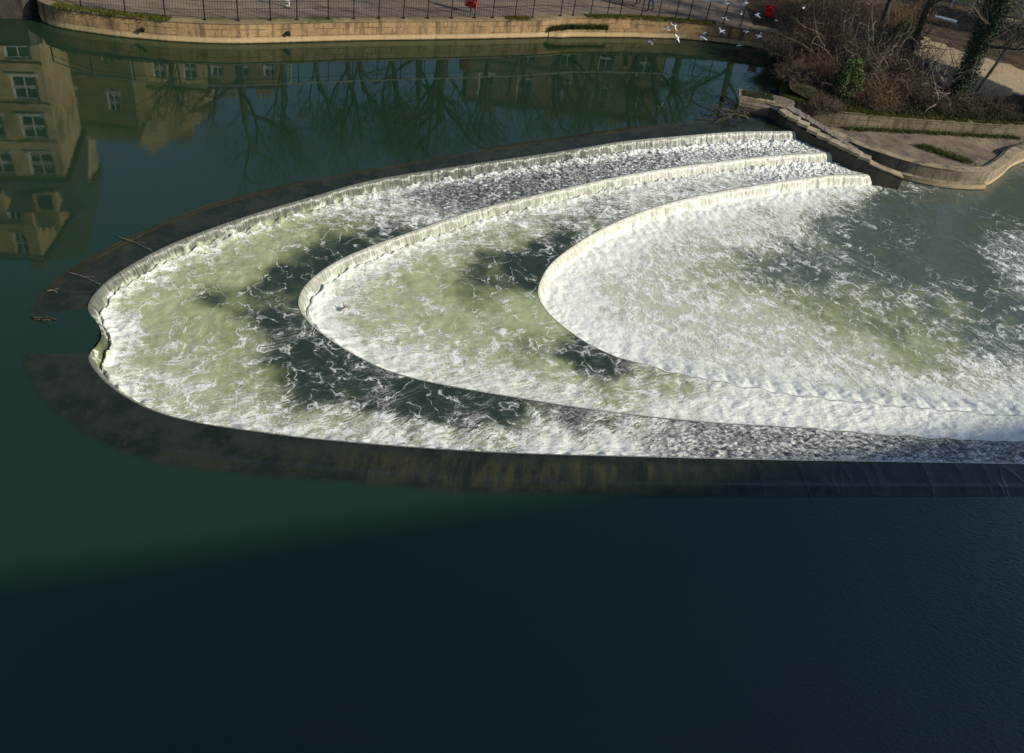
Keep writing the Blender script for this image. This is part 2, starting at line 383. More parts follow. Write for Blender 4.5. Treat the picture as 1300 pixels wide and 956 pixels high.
def grid_mesh(name, X, Y, Z, uv, attrs, m, keep=None, parent=None):
    """big lofted sheet from (R,C) arrays"""
    R, C = X.shape; V = np.stack([X, Y, Z], -1).reshape(-1, 3)
    idx = np.arange(R*C).reshape(R, C)
    q = np.stack([idx[:-1, :-1], idx[:-1, 1:], idx[1:, 1:], idx[1:, :-1]], -1).reshape(-1, 4)
    if keep is not None: q = q[keep.reshape(-1)]
    me = bpy.data.meshes.new(name); me.vertices.add(len(V)); me.vertices.foreach_set('co', V.ravel())
    me.loops.add(q.size); me.loops.foreach_set('vertex_index', q.ravel())
    me.polygons.add(len(q)); me.polygons.foreach_set('loop_start', np.arange(0, q.size, 4)); me.polygons.foreach_set('loop_total', np.full(len(q), 4))
    me.update(calc_edges=True)
    l = me.uv_layers.new(name='flow'); l.data.foreach_set('uv', uv.reshape(-1, 2)[q.ravel()].ravel())
    for k, a in attrs.items():
        at = me.attributes.new(k, 'FLOAT', 'POINT'); at.data.foreach_set('value', np.ascontiguousarray(np.broadcast_to(a, X.shape)).astype(np.float32).ravel())
    me.polygons.foreach_set('use_smooth', np.ones(len(q), bool)); me.materials.append(m); me.validate()
    # make normals point up
    o = bpy.data.objects.new(name, me); COL.objects.link(o)
    if parent: o.parent = parent
    return o
def catmull(pts, n, closed=False):
    pts = np.asarray(pts, float); q = np.vstack([2*pts[0]-pts[1], pts, 2*pts[-1]-pts[-2]]); out = []
    for i in range(len(pts)-1):
        p0, p1, p2, p3 = q[i:i+4]; t = np.linspace(0, 1, 24, endpoint=False)[:, None]
        out.append(.5*((2*p1)+(-p0+p2)*t+(2*p0-5*p1+4*p2-p3)*t**2+(-p0+3*p1-3*p2+p3)*t**3))
    out.append(pts[-1:]); c = np.vstack(out)
    return resample(c, n)
def resample(c, n):
    d = np.r_[0, np.cumsum(np.linalg.norm(np.diff(c, axis=0), axis=1))]
    s = np.linspace(0, d[-1], n); return np.stack([np.interp(s, d, c[:, k]) for k in range(c.shape[1])], -1)
def arclen(c): return np.r_[0, np.cumsum(np.linalg.norm(np.diff(c, axis=0), axis=1))]
def gsm(c, k):
    w = np.hanning(2*k+1); w /= w.sum(); p = np.vstack([2*c[0]-c[k:0:-1], c, 2*c[-1]-c[-2:-k-2:-1]])
    return np.stack([np.convolve(p[:, i], w, 'valid') for i in range(c.shape[1])], -1)

# ------------------------------------------------------------------ weir crests, traced on their own levels
Z1, Z2, Z3, ZR = -.03, -.47, -.92, -1.42
def W(L, z): return np.array([P(x, y, z)[:2] for x, y in L])
far_end = {1: (11.9, 40.2), 2: (13.7, 39.9), 3: (15.3, 39.5)}
c1a = W([(1005, 166), (935, 167), (868, 172), (792, 179), (716, 191), (640, 202), (565, 213), (473, 228), (400, 248), (338, 266), (277, 286), (215, 310), (172, 332), (138, 354), (117, 375), (109, 392)], Z1)
c1g = W([(120, 407), (129, 424), (121, 441)], Z1)
c1b = W([(109, 450), (117, 468), (135, 488), (165, 509), (200, 525), (250, 538), (308, 547), (385, 557), (481, 566), (580, 573), (658, 577), (812, 581), (992, 585), (1146, 587.5), (1300, 590)], Z1)
ext = np.array([[22, 20.9], [34, 23.2], [60, 28.5]])
crest1 = catmull(np.vstack([[P(1012, 163, Z1)[:2]], c1a, c1g, c1b, ext]), 4000)
c2 = W([(1049, 193), (985, 197), (927, 203), (835, 215), (773, 226), (711, 240), (650, 254), (596, 268), (535, 289), (473, 311), (427, 331), (395, 353), (379, 373), (377, 390), (389, 408), (415, 430), (454, 454), (504, 476), (581, 493), (658, 506), (740, 519), (877, 535), (1030, 545), (1146, 554), (1300, 562)], Z2)
crest2 = catmull(np.vstack([[P(1060, 191.5, Z2)[:2]], c2, [[22.5, 22.6], [34, 25], [60, 30.2]]]), 4000)
c3 = W([(1096, 221), (1050, 222.5), (958, 235), (865, 253), (804, 272), (758, 293), (727, 312), (699, 334), (685, 357), (682, 376), (697, 400), (735, 430), (773, 450), (835, 468), (915, 486), (1030, 505), (1150, 517), (1300, 528)], Z3)
crest3 = catmull(np.vstack([[P(1106, 220, Z3)[:2]], c3, [[23, 24.8], [34, 27.2], [60, 32.4]]]), 4000)
for c in (crest1, crest2, crest3): pass
crest1 = gsm(crest1, 22); crest2 = gsm(crest2, 40); crest3 = gsm(crest3, 40)
def split_tip(c, tip, n):
    """resample in two halves about the upstream tip so that the three curves correspond"""
    i = int(np.argmin(np.hypot(c[:, 0]-tip[0], c[:, 1]-tip[1])))
    a = resample(c[:i+1], n//2+1); b = resample(c[i:], n-n//2); return np.vstack([a[:-1], b])
NS = 2000
K1 = split_tip(crest1, P(116, 425, Z1), NS); K2 = split_tip(crest2, P(377, 392, Z2), NS); K3 = split_tip(crest3, P(683, 378, Z3), NS)
def match(A, B):
    """for each point of A a monotone corresponding point on B, blending index match and nearest point"""
    nA = len(A); j = np.array([np.argmin(np.sum((B-a)**2, axis=1)) for a in A], float)
    lin = np.linspace(0, len(B)-1, nA); jj = .5*j+.5*lin
    jj = np.maximum.accumulate(jj); k = 90
    w = np.hanning(2*k+1); w /= w.sum(); jj = np.convolve(np.r_[np.full(k, jj[0])-np.arange(k, 0, -1)*0, jj, np.full(k, jj[-1])], w, 'valid')
    jj = np.clip(jj, 0, len(B)-1); jj[0] = 0; jj[-1] = len(B)-1
    i0 = np.floor(jj).astype(int); i1 = np.minimum(i0+1, len(B)-1); f = (jj-i0)[:, None]
    return B[i0]*(1-f)+B[i1]*f
def inward(A):
    t = np.gradient(A, axis=0); t /= np.linalg.norm(t, axis=1)[:, None]
    n = np.stack([-t[:, 1], t[:, 0]], -1)     # left of travel; travel goes far end -> tip -> near end, inside is on the left
    return n

# foam control points: photo pixel, foam cover, aeration
T1 = [(135, 415, .95, .9), (150, 375, .6, .8), (200, 342, .6, .8), (250, 318, .55, .8), (320, 290, .6, .75), (400, 268, .6, .65), (460, 262, .7, .5), (540, 270, .75, .3), (500, 262, .75, .3), (560, 252, .45, .0), (620, 238, .45, .0), (700, 225, .46, .0), (800, 210, .5, .05), (900, 195, .58, .1), (1000, 185, .62, .15),
 (200, 390, .2, 1.), (260, 400, .15, .9), (230, 365, .3, .85), (270, 382, .1, .25), (300, 350, .25, .9), (330, 320, .3, .9), (380, 298, .3, .8), (440, 290, .3, .5), (370, 348, .08, .0), (335, 372, .12, .15), (345, 400, .1, .3), (440, 312, .12, .05), (480, 296, .25, .1), (410, 325, .1, .05),
 (200, 450, .4, .75), (260, 440, .45, .75), (320, 430, .4, .6), (365, 425, .35, .2), (160, 480, .75, .9), (220, 505, .6, .95), (300, 525, .7, .9), (300, 480, .45, .75), (250, 470, .4, .85), (400, 500, .25, .0), (420, 468, .18, -.1), (370, 460, .2, .0), (345, 500, .45, .6), (470, 508, .3, -.1), (440, 480, .2, -.2), (560, 518, .18, -.2), (520, 500, .2, -.2), (600, 528, .25, -.1), (640, 520, .12, -.1), (400, 545, .8, .9), (480, 545, .8, .8), (440, 525, .55, .5), (560, 558, .85, .8), (620, 550, .7, .6), (700, 545, .8, .65), (700, 568, .95, .8), (780, 560, .9, .6), (830, 540, .7, .3), (860, 560, .6, .1), (900, 560, .5, 0), (1000, 565, .52, 0), (1100, 570, .55, 0), (1200, 575, .5, 0), (1290, 578, .5, 0), (730, 527, .4, .1), (780, 535, .6, .2)]
T2 = [(395, 395, 1, .9), (420, 425, 1, .9), (425, 350, .85, .85), (480, 330, .85, .75), (540, 305, .85, .75), (620, 282, .85, .7), (700, 262, .85, .6), (800, 240, .85, .3), (900, 225, .8, .25), (1000, 214, .68, .15), (1050, 212, .66, .1), (770, 262, .6, .2), (720, 285, .5, .3), (680, 290, .55, .6), (640, 302, .35, .7), (720, 302, .2, .05), (660, 332, .08, .0), (690, 320, .12, .0), (620, 350, .15, .2), (665, 355, .08, .0), (560, 330, .4, .85), (540, 352, .2, .95), (500, 380, .25, 1.), (560, 392, .25, .85), (600, 372, .2, .4), (650, 390, .3, .8), (680, 402, .15, 1), (460, 410, .4, 1.), (520, 430, .4, 1.), (600, 430, .35, .85), (680, 442, .3, .5), (740, 452, .15, -.1), (780, 466, .25, .0), (700, 470, .4, .85), (560, 470, .8, .95), (500, 455, .9, .95), (640, 490, .88, .95), (720, 500, .88, .85), (800, 488, .5, .75), (860, 492, .5, .7), (850, 522, .9, .8), (930, 520, .92, .8), (1000, 532, .95, .8), (1150, 545, .97, .7), (1290, 552, .97, .7)]
T3 = [(750, 322, .98, .9), (715, 370, .98, .9), (740, 425, .98, .9), (800, 450, .95, .9), (800, 295, .98, .8), (900, 268, .97, .8), (1000, 250, .95, .7), (1080, 240, .8, .5), (1130, 262, .02, .0), (1000, 285, .85, .5), (950, 300, .82, .6), (850, 330, .62, .85), (790, 370, .5, .95), (850, 400, .5, 1.), (900, 350, .42, .6), (980, 335, .32, .2), (1030, 345, .2, .1), (1000, 318, .4, .2), (1050, 292, .28, .0), (1100, 300, .02, .0), (1200, 280, -.1, 0), (1150, 340, .0, 0), (1290, 250, -.1, 0), (1220, 330, -.1, 0), (1290, 330, .5, .1), (1298, 345, .5, .1), (1255, 385, .12, .05), (1180, 382, .3, .3), (1130, 372, .3, .3), (1080, 380, .35, .4), (950, 400, .5, .9), (1000, 430, .52, .85), (1130, 420, .25, .4), (1170, 440, .15, .6), (1150, 455, .12, .6), (1100, 440, .42, .85), (1060, 400, .32, .5), (1240, 430, .3, .2), (1290, 440, .32, .15), (1240, 470, .7, .5), (1290, 490, .85, .5), (1150, 490, .88, .7), (1050, 480, .78, .8), (950, 460, .68, .9), (880, 440, .62, .9), (900, 475, .88, .9), (1050, 510, 1, .8), (1200, 520, 1, .8), (1290, 520, 1, .7), (1000, 498, .95, .8)]
def idw(X, Y, T, z, p=3.2):
    kf = {ZR: .80, Z2: .74, Z3: .78}.get(z, .8)
    num = np.zeros(X.shape+(3,)); den = np.zeros(X.shape)
    for (px, py, f, a) in T:
        q = P(px, py, z); c = 1. if (.4 <= f <= .69 and a <= .15) else 0.
        if abs(z-ZR) < .01: c = 0.
        wgt = ((X-q[0])**2+(Y-q[1])**2+.12)**(-p/2)
        num += wgt[..., None]*np.array([f*(.95 if c else kf if f < .9 else .97), a, c]); den += wgt
    r = num/den[..., None]; return r[..., 0], r[..., 1], r[..., 2]

def terrace(name, A, B, za, zb, T, m, label_kind, throw=.27):
    """one sheet of water: rolls over sill A, falls, crosses the step to sill B"""
    n = inward(A); n = gsm(n, 10); Bm = match(A, B); u = arclen(A)
    drop = za-zb; g0 = P(116, 425, 0); gapf = np.exp(-((np.hypot(A[:, 0]-g0[0], A[:, 1]-g0[1])/.8)**4)) if za > -.1 else np.zeros(len(A))
    rows = []; NF = 16
    # thin lip and parabolic fall
    for k in range(NF+1):
        t = k/NF; d = .02+throw*t; z = t; rows.append(('f', d, z, t))
    NT = 120
    x0 = .02+throw
    R = []; Zz = []; D = []; FA = []
    wall = np.linalg.norm(Bm-A, axis=1)
    th_ = throw-.08*gapf
    for kind, d, z, t in rows:
        R.append(A+n*(.02+th_*t)[:, None]); Zz.append(za-(drop+.05*(1-gapf))*t**2.1); D.append(np.full(len(A), d+drop*t**2.1)); FA.append(np.full(len(A), 1.05-.75*max(0, (t-.2)/.8)))
    base = A+n*(.02+th_)[:, None]
    for k in range(1, NT+1):
        t = (k/NT)**1.15; R.append(base*(1-t)+Bm*t); dd = t*np.maximum(wall-x0, .05)
        Zz.append(np.full(len(A), zb-.0)); D.append(x0+drop+dd); FA.append(np.zeros(len(A)))
    XY = np.stack(R); Zz = np.stack(Zz); D = np.stack(D); FA = np.stack(FA)
    X, Y = XY[..., 0], XY[..., 1]
    fo, ae, ch = idw(X, Y, T, zb)
    rr = np.arange(len(R))[:, None]; tt = np.clip((rr-NF)/NT, 0, 1)
    dist = np.where(rr > NF, tt*np.maximum(wall-x0, .05)[None], 0)
    todst = np.where(rr > NF, (1-tt)*np.maximum(wall-x0, .05)[None], 9)
    boil = np.exp(-(dist/.55)**2)*(rr >= NF)
    onT = (rr > NF-1)
    fo = np.where(onT, fo+boil*.20*(fo > .3), fo)
    big = fbm(X*1.1, Y*1.1, 3); mid = perlin(X*3.1+5, Y*3.1)+.5*perlin(X*6.7, Y*6.7+3); sm = perlin(X*12, Y*12)+.6*perlin(X*23, Y*23)
    amp = (.014+.032*np.clip(fo, 0, 1)+.06*boil)
    dz = amp*(mid*.9)+.04*big*(rr > NF)+ch*.055*perlin(X*6.3+4, Y*7.5)+sm*(.005+.015*np.clip(fo, 0, 1)**2+.030*ch)
    curt = (perlin(u[None]*2.2+D*.2, D*.6)+.6*perlin(u[None]*6.0, D*.8+4))*np.clip(rr/NF, 0, 1)*(rr <= NF+3); X = X+n[None, :, 0]*curt*.09; Y = Y+n[None, :, 1]*curt*.09
    dz *= smooth(-.0, .18, todst)*np.where(rr <= NF, .15+.85*(rr/NF), 1.)*(smooth(0, 3, rr))
    Z = Zz+dz+np.where(rr > NF, .08*boil+.20*np.maximum(0, perlin(X*2.4, Y*2.4+9)+.35*perlin(X*6, Y*6))*np.exp(-(dist/.40)**2), 0)
    # ragged foot of the fall
    return X, Y, Z, np.stack([np.broadcast_to(u[None], X.shape), D], -1), dict(foam=np.clip(fo, 0, 1), aer=ae, chop=ch, fall=FA), n

def armlump(X, Y, k=1.):
    m_ = smooth(2., 6., X)*(Y < 28)*k
    return m_*(.035*perlin(X*2.6, Y*2.6+2)+.02*perlin(X*6, Y*6)), m_*.20*perlin(X*1.7+8, Y*.5)
def fallwhite(A, lo, hi):
    return lo+(hi-lo)*smooth(-3, 12, A[:, 0])
# ---- upper terrace
X, Y, Z, uv, at, n1 = terrace('t', K1, K2, Z1, Z2, T1, None, None)
gap = np.exp(-((np.hypot(K1[:, 0]-P(116, 425, 0)[0], K1[:, 1]-P(116, 425, 0)[1])/1.05)**4))
at['fall'] = at['fall']*(1-.85*gap[None])
nearfall = np.arange(X.shape[0])[:, None] <= 18
at['foam'] = np.where(nearfall, at['foam']*(1-.85*gap[None]), at['foam']); at['aer'] = np.where(nearfall, at['aer']*(1-gap[None])+.22*gap[None], at['aer'])
at['fallw'] = np.broadcast_to((.08+.65*smooth(0, 9, K1[:, 0]))[None], X.shape); at['streak'] = .25
lastr = smooth(.55, 1., (np.arange(X.shape[0])[:, None]-16)/120.)*.5*smooth(5, 9, X); a_, b_ = armlump(X, Y, lastr); Z = Z+a_; Y = Y+b_
o = grid_mesh('upper_pool_water', X, Y, Z, uv, at, M['white1']); tag(o, kind='structure')
# ---- middle terrace
X, Y, Z, uv, at, n2 = terrace('t', K2, K3, Z2, Z3, T2, None, None)
at['fallw'] = np.broadcast_to((.38+.45*smooth(-2, 7, K2[:, 0]))[None], X.shape); at['streak'] = .25
fr_ = (1-smooth(0, 40, np.arange(X.shape[0])[:, None]*1.))*.5*smooth(5, 9, X); a_, b_ = armlump(X, Y, fr_); Z = Z+a_; Y = Y+b_
lastr = smooth(.55, 1., (np.arange(X.shape[0])[:, None]-16)/120.); a_, b_ = armlump(X, Y, lastr); Z = Z+a_; Y = Y+b_
o = grid_mesh('middle_pool_water', X, Y, Z, uv, at, M['white2']); tag(o, kind='structure')
# ---- last fall into the river
n = gsm(inward(K3), 10); u = arclen(K3); arm3 = smooth(2.5, 6, K3[:, 0])*(K3[:, 1] < 28); R = []; Zr = []; Dr = []
for k in range(20):
    t = k/19; d = .02+.30*t; R.append(K3+n*d); Zr.append(np.full(NS, Z3-.58*t**2.1)); Dr.append(np.full(NS, d+.72*t**2))
XY = np.stack(R); Zr = np.stack(Zr); X, Y = XY[..., 0], XY[..., 1]
Zr = Zr+.02*perlin(X*9, Y*9)*np.linspace(0, 1, 20)[:, None]; a_, b_ = armlump(np.broadcast_to(K3[None, :, 0], X.shape), np.broadcast_to(K3[None, :, 1], X.shape)); Zr = Zr+a_; Y = Y+b_; tt_ = np.linspace(0, 1, 20)[:, None]; curt = (perlin(u[None]*2.2, tt_*.6)+.6*perlin(u[None]*6., tt_*.8+4))*tt_*.12; X = X+n[None, :, 0]*curt; Y = Y+n[None, :, 1]*curt
o = grid_mesh('lower_waterfall', X, Y, Zr, np.stack([np.broadcast_to(u[None], X.shape), np.stack(Dr)], -1), dict(foam=.9, aer=.9, chop=0., fall=np.linspace(1.1, .25, 20)[:, None]*(1-arm3[None])-.3*arm3[None], fallw=.78, streak=0.), M['white3']); tag(o, kind='structure')
# ---- river below the weir
gx = np.arange(-1.5, 34, .05); gy = np.arange(21.5, 46.5, .05); X, Y = np.meshgrid(gx, gy)
inside = (Y > 21)
fo, ae, ch = idw(X, Y, T3, ZR)
# distance to the foot of the last fall
foot = K3+n*.30
cell = 40; d3 = np.full(X.shape, 99.)
for a in foot[::12]: d3 = np.minimum(d3, np.hypot(X-a[0], Y-a[1]))
boil = np.exp(-(d3/.6)**2)
inpoly = d3 < 1.2
farfade = smooth(27, 24, X+.0*Y); fo = fo*farfade+(-.1)*(1-farfade)*(Y > 33)+(fo*.8)*(1-farfade)*(Y <= 33)
fo = fo+boil*.25*(fo > .3)
foc = np.clip(fo, 0, 1)
big = fbm(X*.9, Y*.9, 3); mid = perlin(X*2.9+5, Y*2.9)+.5*perlin(X*6.3, Y*6.3+3); sm = perlin(X*11, Y*11)+.6*perlin(X*22, Y*22)
Z = ZR+.03*big*(.3+foc)+mid*(.010+.024*foc+.05*boil)+sm*(.003+.016*foc**2)+.05*boil
flow = np.stack([X*.8+Y*.6, X*.6-Y*.8], -1)*1.0
strk = smooth(24, 30, Y-.25*X+0.)*.9
am_ = np.exp(-(np.maximum(d3-.05, 0)/.75)**2)*smooth(2.5, 7, X)*(Y < 27.5); mid2 = perlin(X*5+Y*2, Y*5-X*1.3); Z = ZR+(Z-ZR)*(1-.75*am_)+.31*am_+.05*am_*mid2
# drop the cells upstream of the last fall
from_in = np.zeros(X.shape, bool)
poly = np.vstack([foot[::10], [[60, 60], [17.5, 60]]])
def inpolygon(X, Y, poly):
    r = np.zeros(X.shape, bool); j = len(poly)-1
    for i in range(len(poly)):
        xi, yi = poly[i]; xj, yj = poly[j]
        if yi != yj:
            c = ((yi > Y) != (yj > Y)) & (X < (xj-xi)*(Y-yi)/(yj-yi)+xi); r ^= c
        j = i
    return r
ins = inpolygon(X, Y, poly) | (d3 < .25)
keep = ins[:-1, :-1] | ins[1:, 1:]
keep &= ~((X[:-1, :-1] < 17.) & (Y[:-1, :-1] > 40.6))
o = grid_mesh('river_downstream_water', X, Y, Z, flow, dict(foam=foc, aer=ae, chop=ch*0, fall=0., fallw=0., streak=strk), M['river'], keep); tag(o, kind='structure')
# the river further off downstream
mb = MB(); zz = ZR-.012
mb.add([(33.9, 15, zz), (140, 15, zz), (140, 110, zz), (33.9, 110, zz)], [(0, 1, 2, 3)]); mb.add([(16, 46.3, zz), (33.9, 46.3, zz), (33.9, 60, zz), (16, 60, zz)], [(0, 1, 2, 3)]); o = mb.build('river_beyond', M['water']); tag(o, kind='structure')

# ---- river above the weir, with the apron as a drowned stone slope
oA = W([(880, 152), (827, 158), (792, 162), (716, 173), (640, 184), (581, 194), (535, 203), (442, 219), (400, 226), (338, 239), (277, 255), (209, 279), (148, 307), (102, 332), (62, 359), (38, 388), (33, 401)], 0)
iA = c1a
OUTE = []
def loft_apron(out, inn, endk, m, zo=.0, zi=Z1, rows=26, start_cap=None, N=900):
    O = gsm(resample(catmull(out, 600), N), 12); I = gsm(resample(catmull(inn, 600), N), 6)
    OUTE.append(O); t = np.linspace(0, 1, rows)[:, None, None]; XY = O[None]*(1-t)+I[None]*t; X, Y = XY[..., 0], XY[..., 1]
    tt = t[..., 0]; Z = zo+(zi-zo)*tt**2.2+.012*fbm(X*1.3, Y*1.3, 3)*np.sin(tt*PI)+.03*np.exp(-((tt-.28)/.08)**2)*smooth(0, .1, np.linspace(0, 1, N))[None]*smooth(1, .9, np.linspace(0, 1, N))[None]
    ic = np.arange(N) if endk == 'start' else np.arange(N)[::-1]; fade = smooth(0, 22, ic)[None]; Z = Z*fade+.001*tt
    Z[0] = 0
    u = arclen(I); wd = np.linalg.norm(O-I, axis=1)
    return X, Y, Z, np.stack([np.broadcast_to(u[None], X.shape), tt*wd[None]], -1), dict(depth=np.broadcast_to(tt, X.shape))
weir = empty('weir', (0, 20, 0))
tag(weir, 'horseshoe shaped stepped stone weir with dark wet apron crossing the river', 'weir')
weir.location = (0, 0, 0)
i1 = int(np.argmin(np.hypot(*(K1-P(1005, 166, Z1)[:2]).T))); i2 = int(np.argmin(np.hypot(*(K1-P(109, 393, Z1)[:2]).T))); i3 = int(np.argmin(np.hypot(*(K1-P(108, 447, Z1)[:2]).T)))
oAx = np.vstack([[[11.3, 41.6], [10.4, 41.7]], W([(930, 146)], 0), oA])
X, Y, Z, uv, at = loft_apron(oAx, K1[:i2+1], 'end', None)
# curved root of the upper arm at the gap
o = grid_mesh('apron', X, Y, Z, uv, at, M['apron'], parent=weir); o['label'] = 'upper arm apron, dark brown with pale drift lines, far side of the gap'
oB = W([(27, 450), (28, 468), (36, 487), (54, 512), (85, 540), (127, 565), (173, 585), (231, 597), (308, 605), (385, 612), (481, 620), (581, 628), (696, 631), (850, 632), (992, 632), (1146, 631.5), (1300, 631)], 0)
oBx = np.vstack([oB, [[22, 19.8], [34, 22.1], [60, 27.2]]])
X, Y, Z, uv, at = loft_apron(oBx, K1[i3:], 'start', None)
o = grid_mesh('apron', X, Y, Z, uv, at, M['apron'], parent=weir); o['label'] = 'lower arm apron with mossy olive streaks, near side of the gap'
# body of the weir under the sheets: riser stones behind the falls
for Kc, za, zb, nm in ((K1, Z1, Z2, n1), (K2, Z2, Z3, n2), (K3, Z3, ZR, n)):
    q = Kc[::20]; nn = nm[::20]; mb = MB(); L = len(q)
    vs = np.vstack([np.c_[q-nn*.40, np.full(L, za-.33)], np.c_[q-nn*.10, np.full(L, za-.33)], np.c_[q+nn*.0, np.full(L, zb-.4)], np.c_[q-nn*.3, np.full(L, zb-.4)]])
    fs = [(r*L+i, r*L+i+1, (r+1)*L+i+1, (r+1)*L+i) for r in range(3) for i in range(L-1)]
    mb.add(vs, fs); mb.build('sill', M['wet_shaded'], weir)
# water sheet upstream (C-shaped polygon, outside the aprons)
BW = [P(x, y, 0)[:2] for x, y in [(50, 20), (55, 30), (75, 36), (100, 40), (150, 47), (210, 52.5), (256, 55), (300, 56), (360, 54.5), (450, 52), (520, 51), (600, 50), (640, 49), (690, 48), (720, 45), (800, 45.5), (860, 49), (900, 53), (950, 59), (990, 66)]]
BW = gsm(resample(np.array(BW), 160), 3)
outer_up = np.vstack([OUTE[0][::3], OUTE[0][-1:]]); outer_lo = np.vstack([OUTE[1][::3], OUTE[1][-1:]])
I0 = K1[i2:i3+1:6]
ring = np.vstack([[[-70, -6], [75, 55*.4-10]], [[75, 30]], outer_lo[::-1]])   # near bank side, then along the lower apron to the gap
gapline = np.vstack([K1[i3:i2-1:-8]])
ring = np.vstack([ring, gapline, outer_up[::-1], [[11.35, 42.4], [11.35, 43.2], [11.6, 45], [12.2, 48], [12.9, 51.0]], BW[::-1], [[-26, 39.2], [-90, 20]]])
pts = [Vector((a, b)) for a, b in ring]
edges = [(i, (i+1) % len(pts)) for i in range(len(pts))]
r = mgeo.delaunay_2d_cdt(pts, edges, [], 1, 1e-4)
me = bpy.data.meshes.new('river_upstream'); me.from_pydata([(v.x, v.y, 0.) for v in r[0]], [], r[2]); me.materials.append(M['water']); me.update()
bm = bmesh.new(); bm.from_mesh(me)
for f_ in bm.faces:
    if f_.normal.z < 0: f_.normal_flip()
bm.to_mesh(me); bm.free()
o = bpy.data.objects.new('river_upstream', me); COL.objects.link(o); tag(o, kind='structure')
# river bed far below everything, so no edge ever opens on nothing
mb = MB(); mb.add([(-150, -60, -2.6), (200, -60, -2.6), (200, 220, -2.6), (-150, 220, -2.6)], [(0, 1, 2, 3)]); o = mb.build('river_bed', M['wet_shaded']); tag(o, kind='structure')

# ------------------------------------------------------------------ walls as swept profiles
def sweep_wall(line, prof_z, thick, name, m, parent=None, vertical_uv0=0., inset=None, closed_top=True, ztops=None, zbots=None):
    """line: near face polyline (x,y); wall body lies to the LEFT of travel; flat top"""
    line = np.asarray(line, float); L = len(line); t = np.gradient(line, axis=0); t /= np.linalg.norm(t, axis=1)[:, None]
    nl = np.stack([-t[:, 1], t[:, 0]], -1); u = arclen(line)
    zt = np.full(L, prof_z[1]) if ztops is None else np.asarray(ztops); zb = np.full(L, prof_z[0]) if zbots is None else np.asarray(zbots)
    back = line+nl*thick; mb = MB(); NV = 6
    vs = []; uvs = []
    for k in range(NV+1):
        z = zb+(zt-zb)*k/NV; vs.append(np.c_[line, z]); uvs.append(np.c_[u, z-vertical_uv0])
    vs.append(np.c_[back, zt]); uvs.append(np.c_[u, zt-vertical_uv0+thick]); vs.append(np.c_[back, zb]); uvs.append(np.c_[u, zb-vertical_uv0])
    fs = [(r*L+i, r*L+i+1, (r+1)*L+i+1, (r+1)*L+i) for r in range(NV+2) for i in range(L-1)]
    fs += [tuple(r*L for r in range(NV+3))[::-1], tuple(r*L+L-1 for r in range(NV+3))]
    mb.add(np.vstack(vs), fs, 0, np.vstack(uvs)); return mb.build(name, m, parent)
rw = empty('river_wall'); tag(rw, 'long curved sandy stone river wall under the black railing', 'wall')
BWl = BW[4:]       # sweep along the far bank
ztop = np.full(len(BWl), 1.0)
sweep_wall(BWl, (-.5, .93), .5, 'wall_face', M['bank'], rw)
tn = np.gradient(BWl, axis=0); tn /= np.linalg.norm(tn, axis=1)[:, None]; nlB = np.stack([-tn[:, 1], tn[:, 0]], -1)
sweep_wall(BWl-nlB*.05, (.932, 1.0), .62, 'coping', M['copem'], rw)
# low ledge with plants under the right half of the wall
jl = int(np.argmin(np.hypot(*(BWl-P(692, 46, 0)[:2]).T))); jr = int(np.argmin(np.hypot(*(BWl-P(880, 50, 0)[:2]).T)))
tpr = .04+.22*smooth(0, 3, np.arange(jr-jl))*smooth(jr-jl, (jr-jl)*.5, np.arange(jr-jl))
sweep_wall(BWl[jl:jr]-nlB[jl:jr]*tpr[:, None], (-.5, .40), .28, 'ledge', M['bank'], rw)
# drain mouths
for (x, y) in ((181, 37), (365, 41)):
    q = P(x, y, .45); j = int(np.argmin(np.hypot(*(BWl-q[:2]).T))); c = BWl[j]-nlB[j]*.02
    mb = MB(); mb.tube([(c[0], c[1], .5), (c[0]-nlB[j][0]*.14, c[1]-nlB[j][1]*.14, .46)], [.09, .10], 10); mb.build('drain_spout', M['ironblack'], rw)

def tufts(name, pts, h=.12, n=6, m=None, spread=.12, label=None, kind='stuff', w=.012):
    V = []; Fc = []; b = 0
    for (x, y, z) in pts:
        for k in range(n):
            a = random.uniform(0, 2*PI); r_ = random.uniform(0, spread); hx = x+math.cos(a)*r_; hy = y+math.sin(a)*r_
            hh = h*random.uniform(.5, 1.3); l = hh*random.uniform(.1, .7); a2 = random.uniform(0, 2*PI); dx, dy = math.cos(a2), math.sin(a2)
            V += [(hx-dy*w, hy+dx*w, z), (hx+dy*w, hy-dx*w, z), (hx+dx*l, hy+dy*l, z+hh)]; Fc.append((b, b+1, b+2)); b += 3
    mb = MB(); mb.add(V, Fc); o = mb.build(name, m or M['grass']); tag(o, kind=kind); return o
# moss along the coping (stretches seen in the photo) and grass
mp = []
for (xa, xb) in ((66, 212), (640, 672), (742, 905)):
    for k in range(len(BWl)-1):
        x0 = BWl[k]; # project back to photo x
        v = np.array([x0[0], x0[1], 1.0-H]); s_ = v@FW; px = 650+F*((v@D0)*ux+(v@R0)*uy)/s_
        if xa < px < xb:
            for q in range(90):
                t = random.random(); r_ = random.gauss(.12, .11); p = BWl[k]*(1-t)+BWl[k+1]*t+nlB[k]*r_; mp.append((p[0], p[1], 1.0))
tufts('moss', mp, .07, 5, M['moss'], .06, w=.016)
lp = []
for k in range(jl, jl+(jr-jl)*2//5):
    for q in range(26): t = random.random(); p = BWl[k]*(1-t)+BWl[k+1]*t-nlB[k]*random.uniform(.0, .2); lp.append((p[0], p[1], .40))
tufts('ledge_grass', lp, .26, 7, M['leafo'], .1, w=.014)

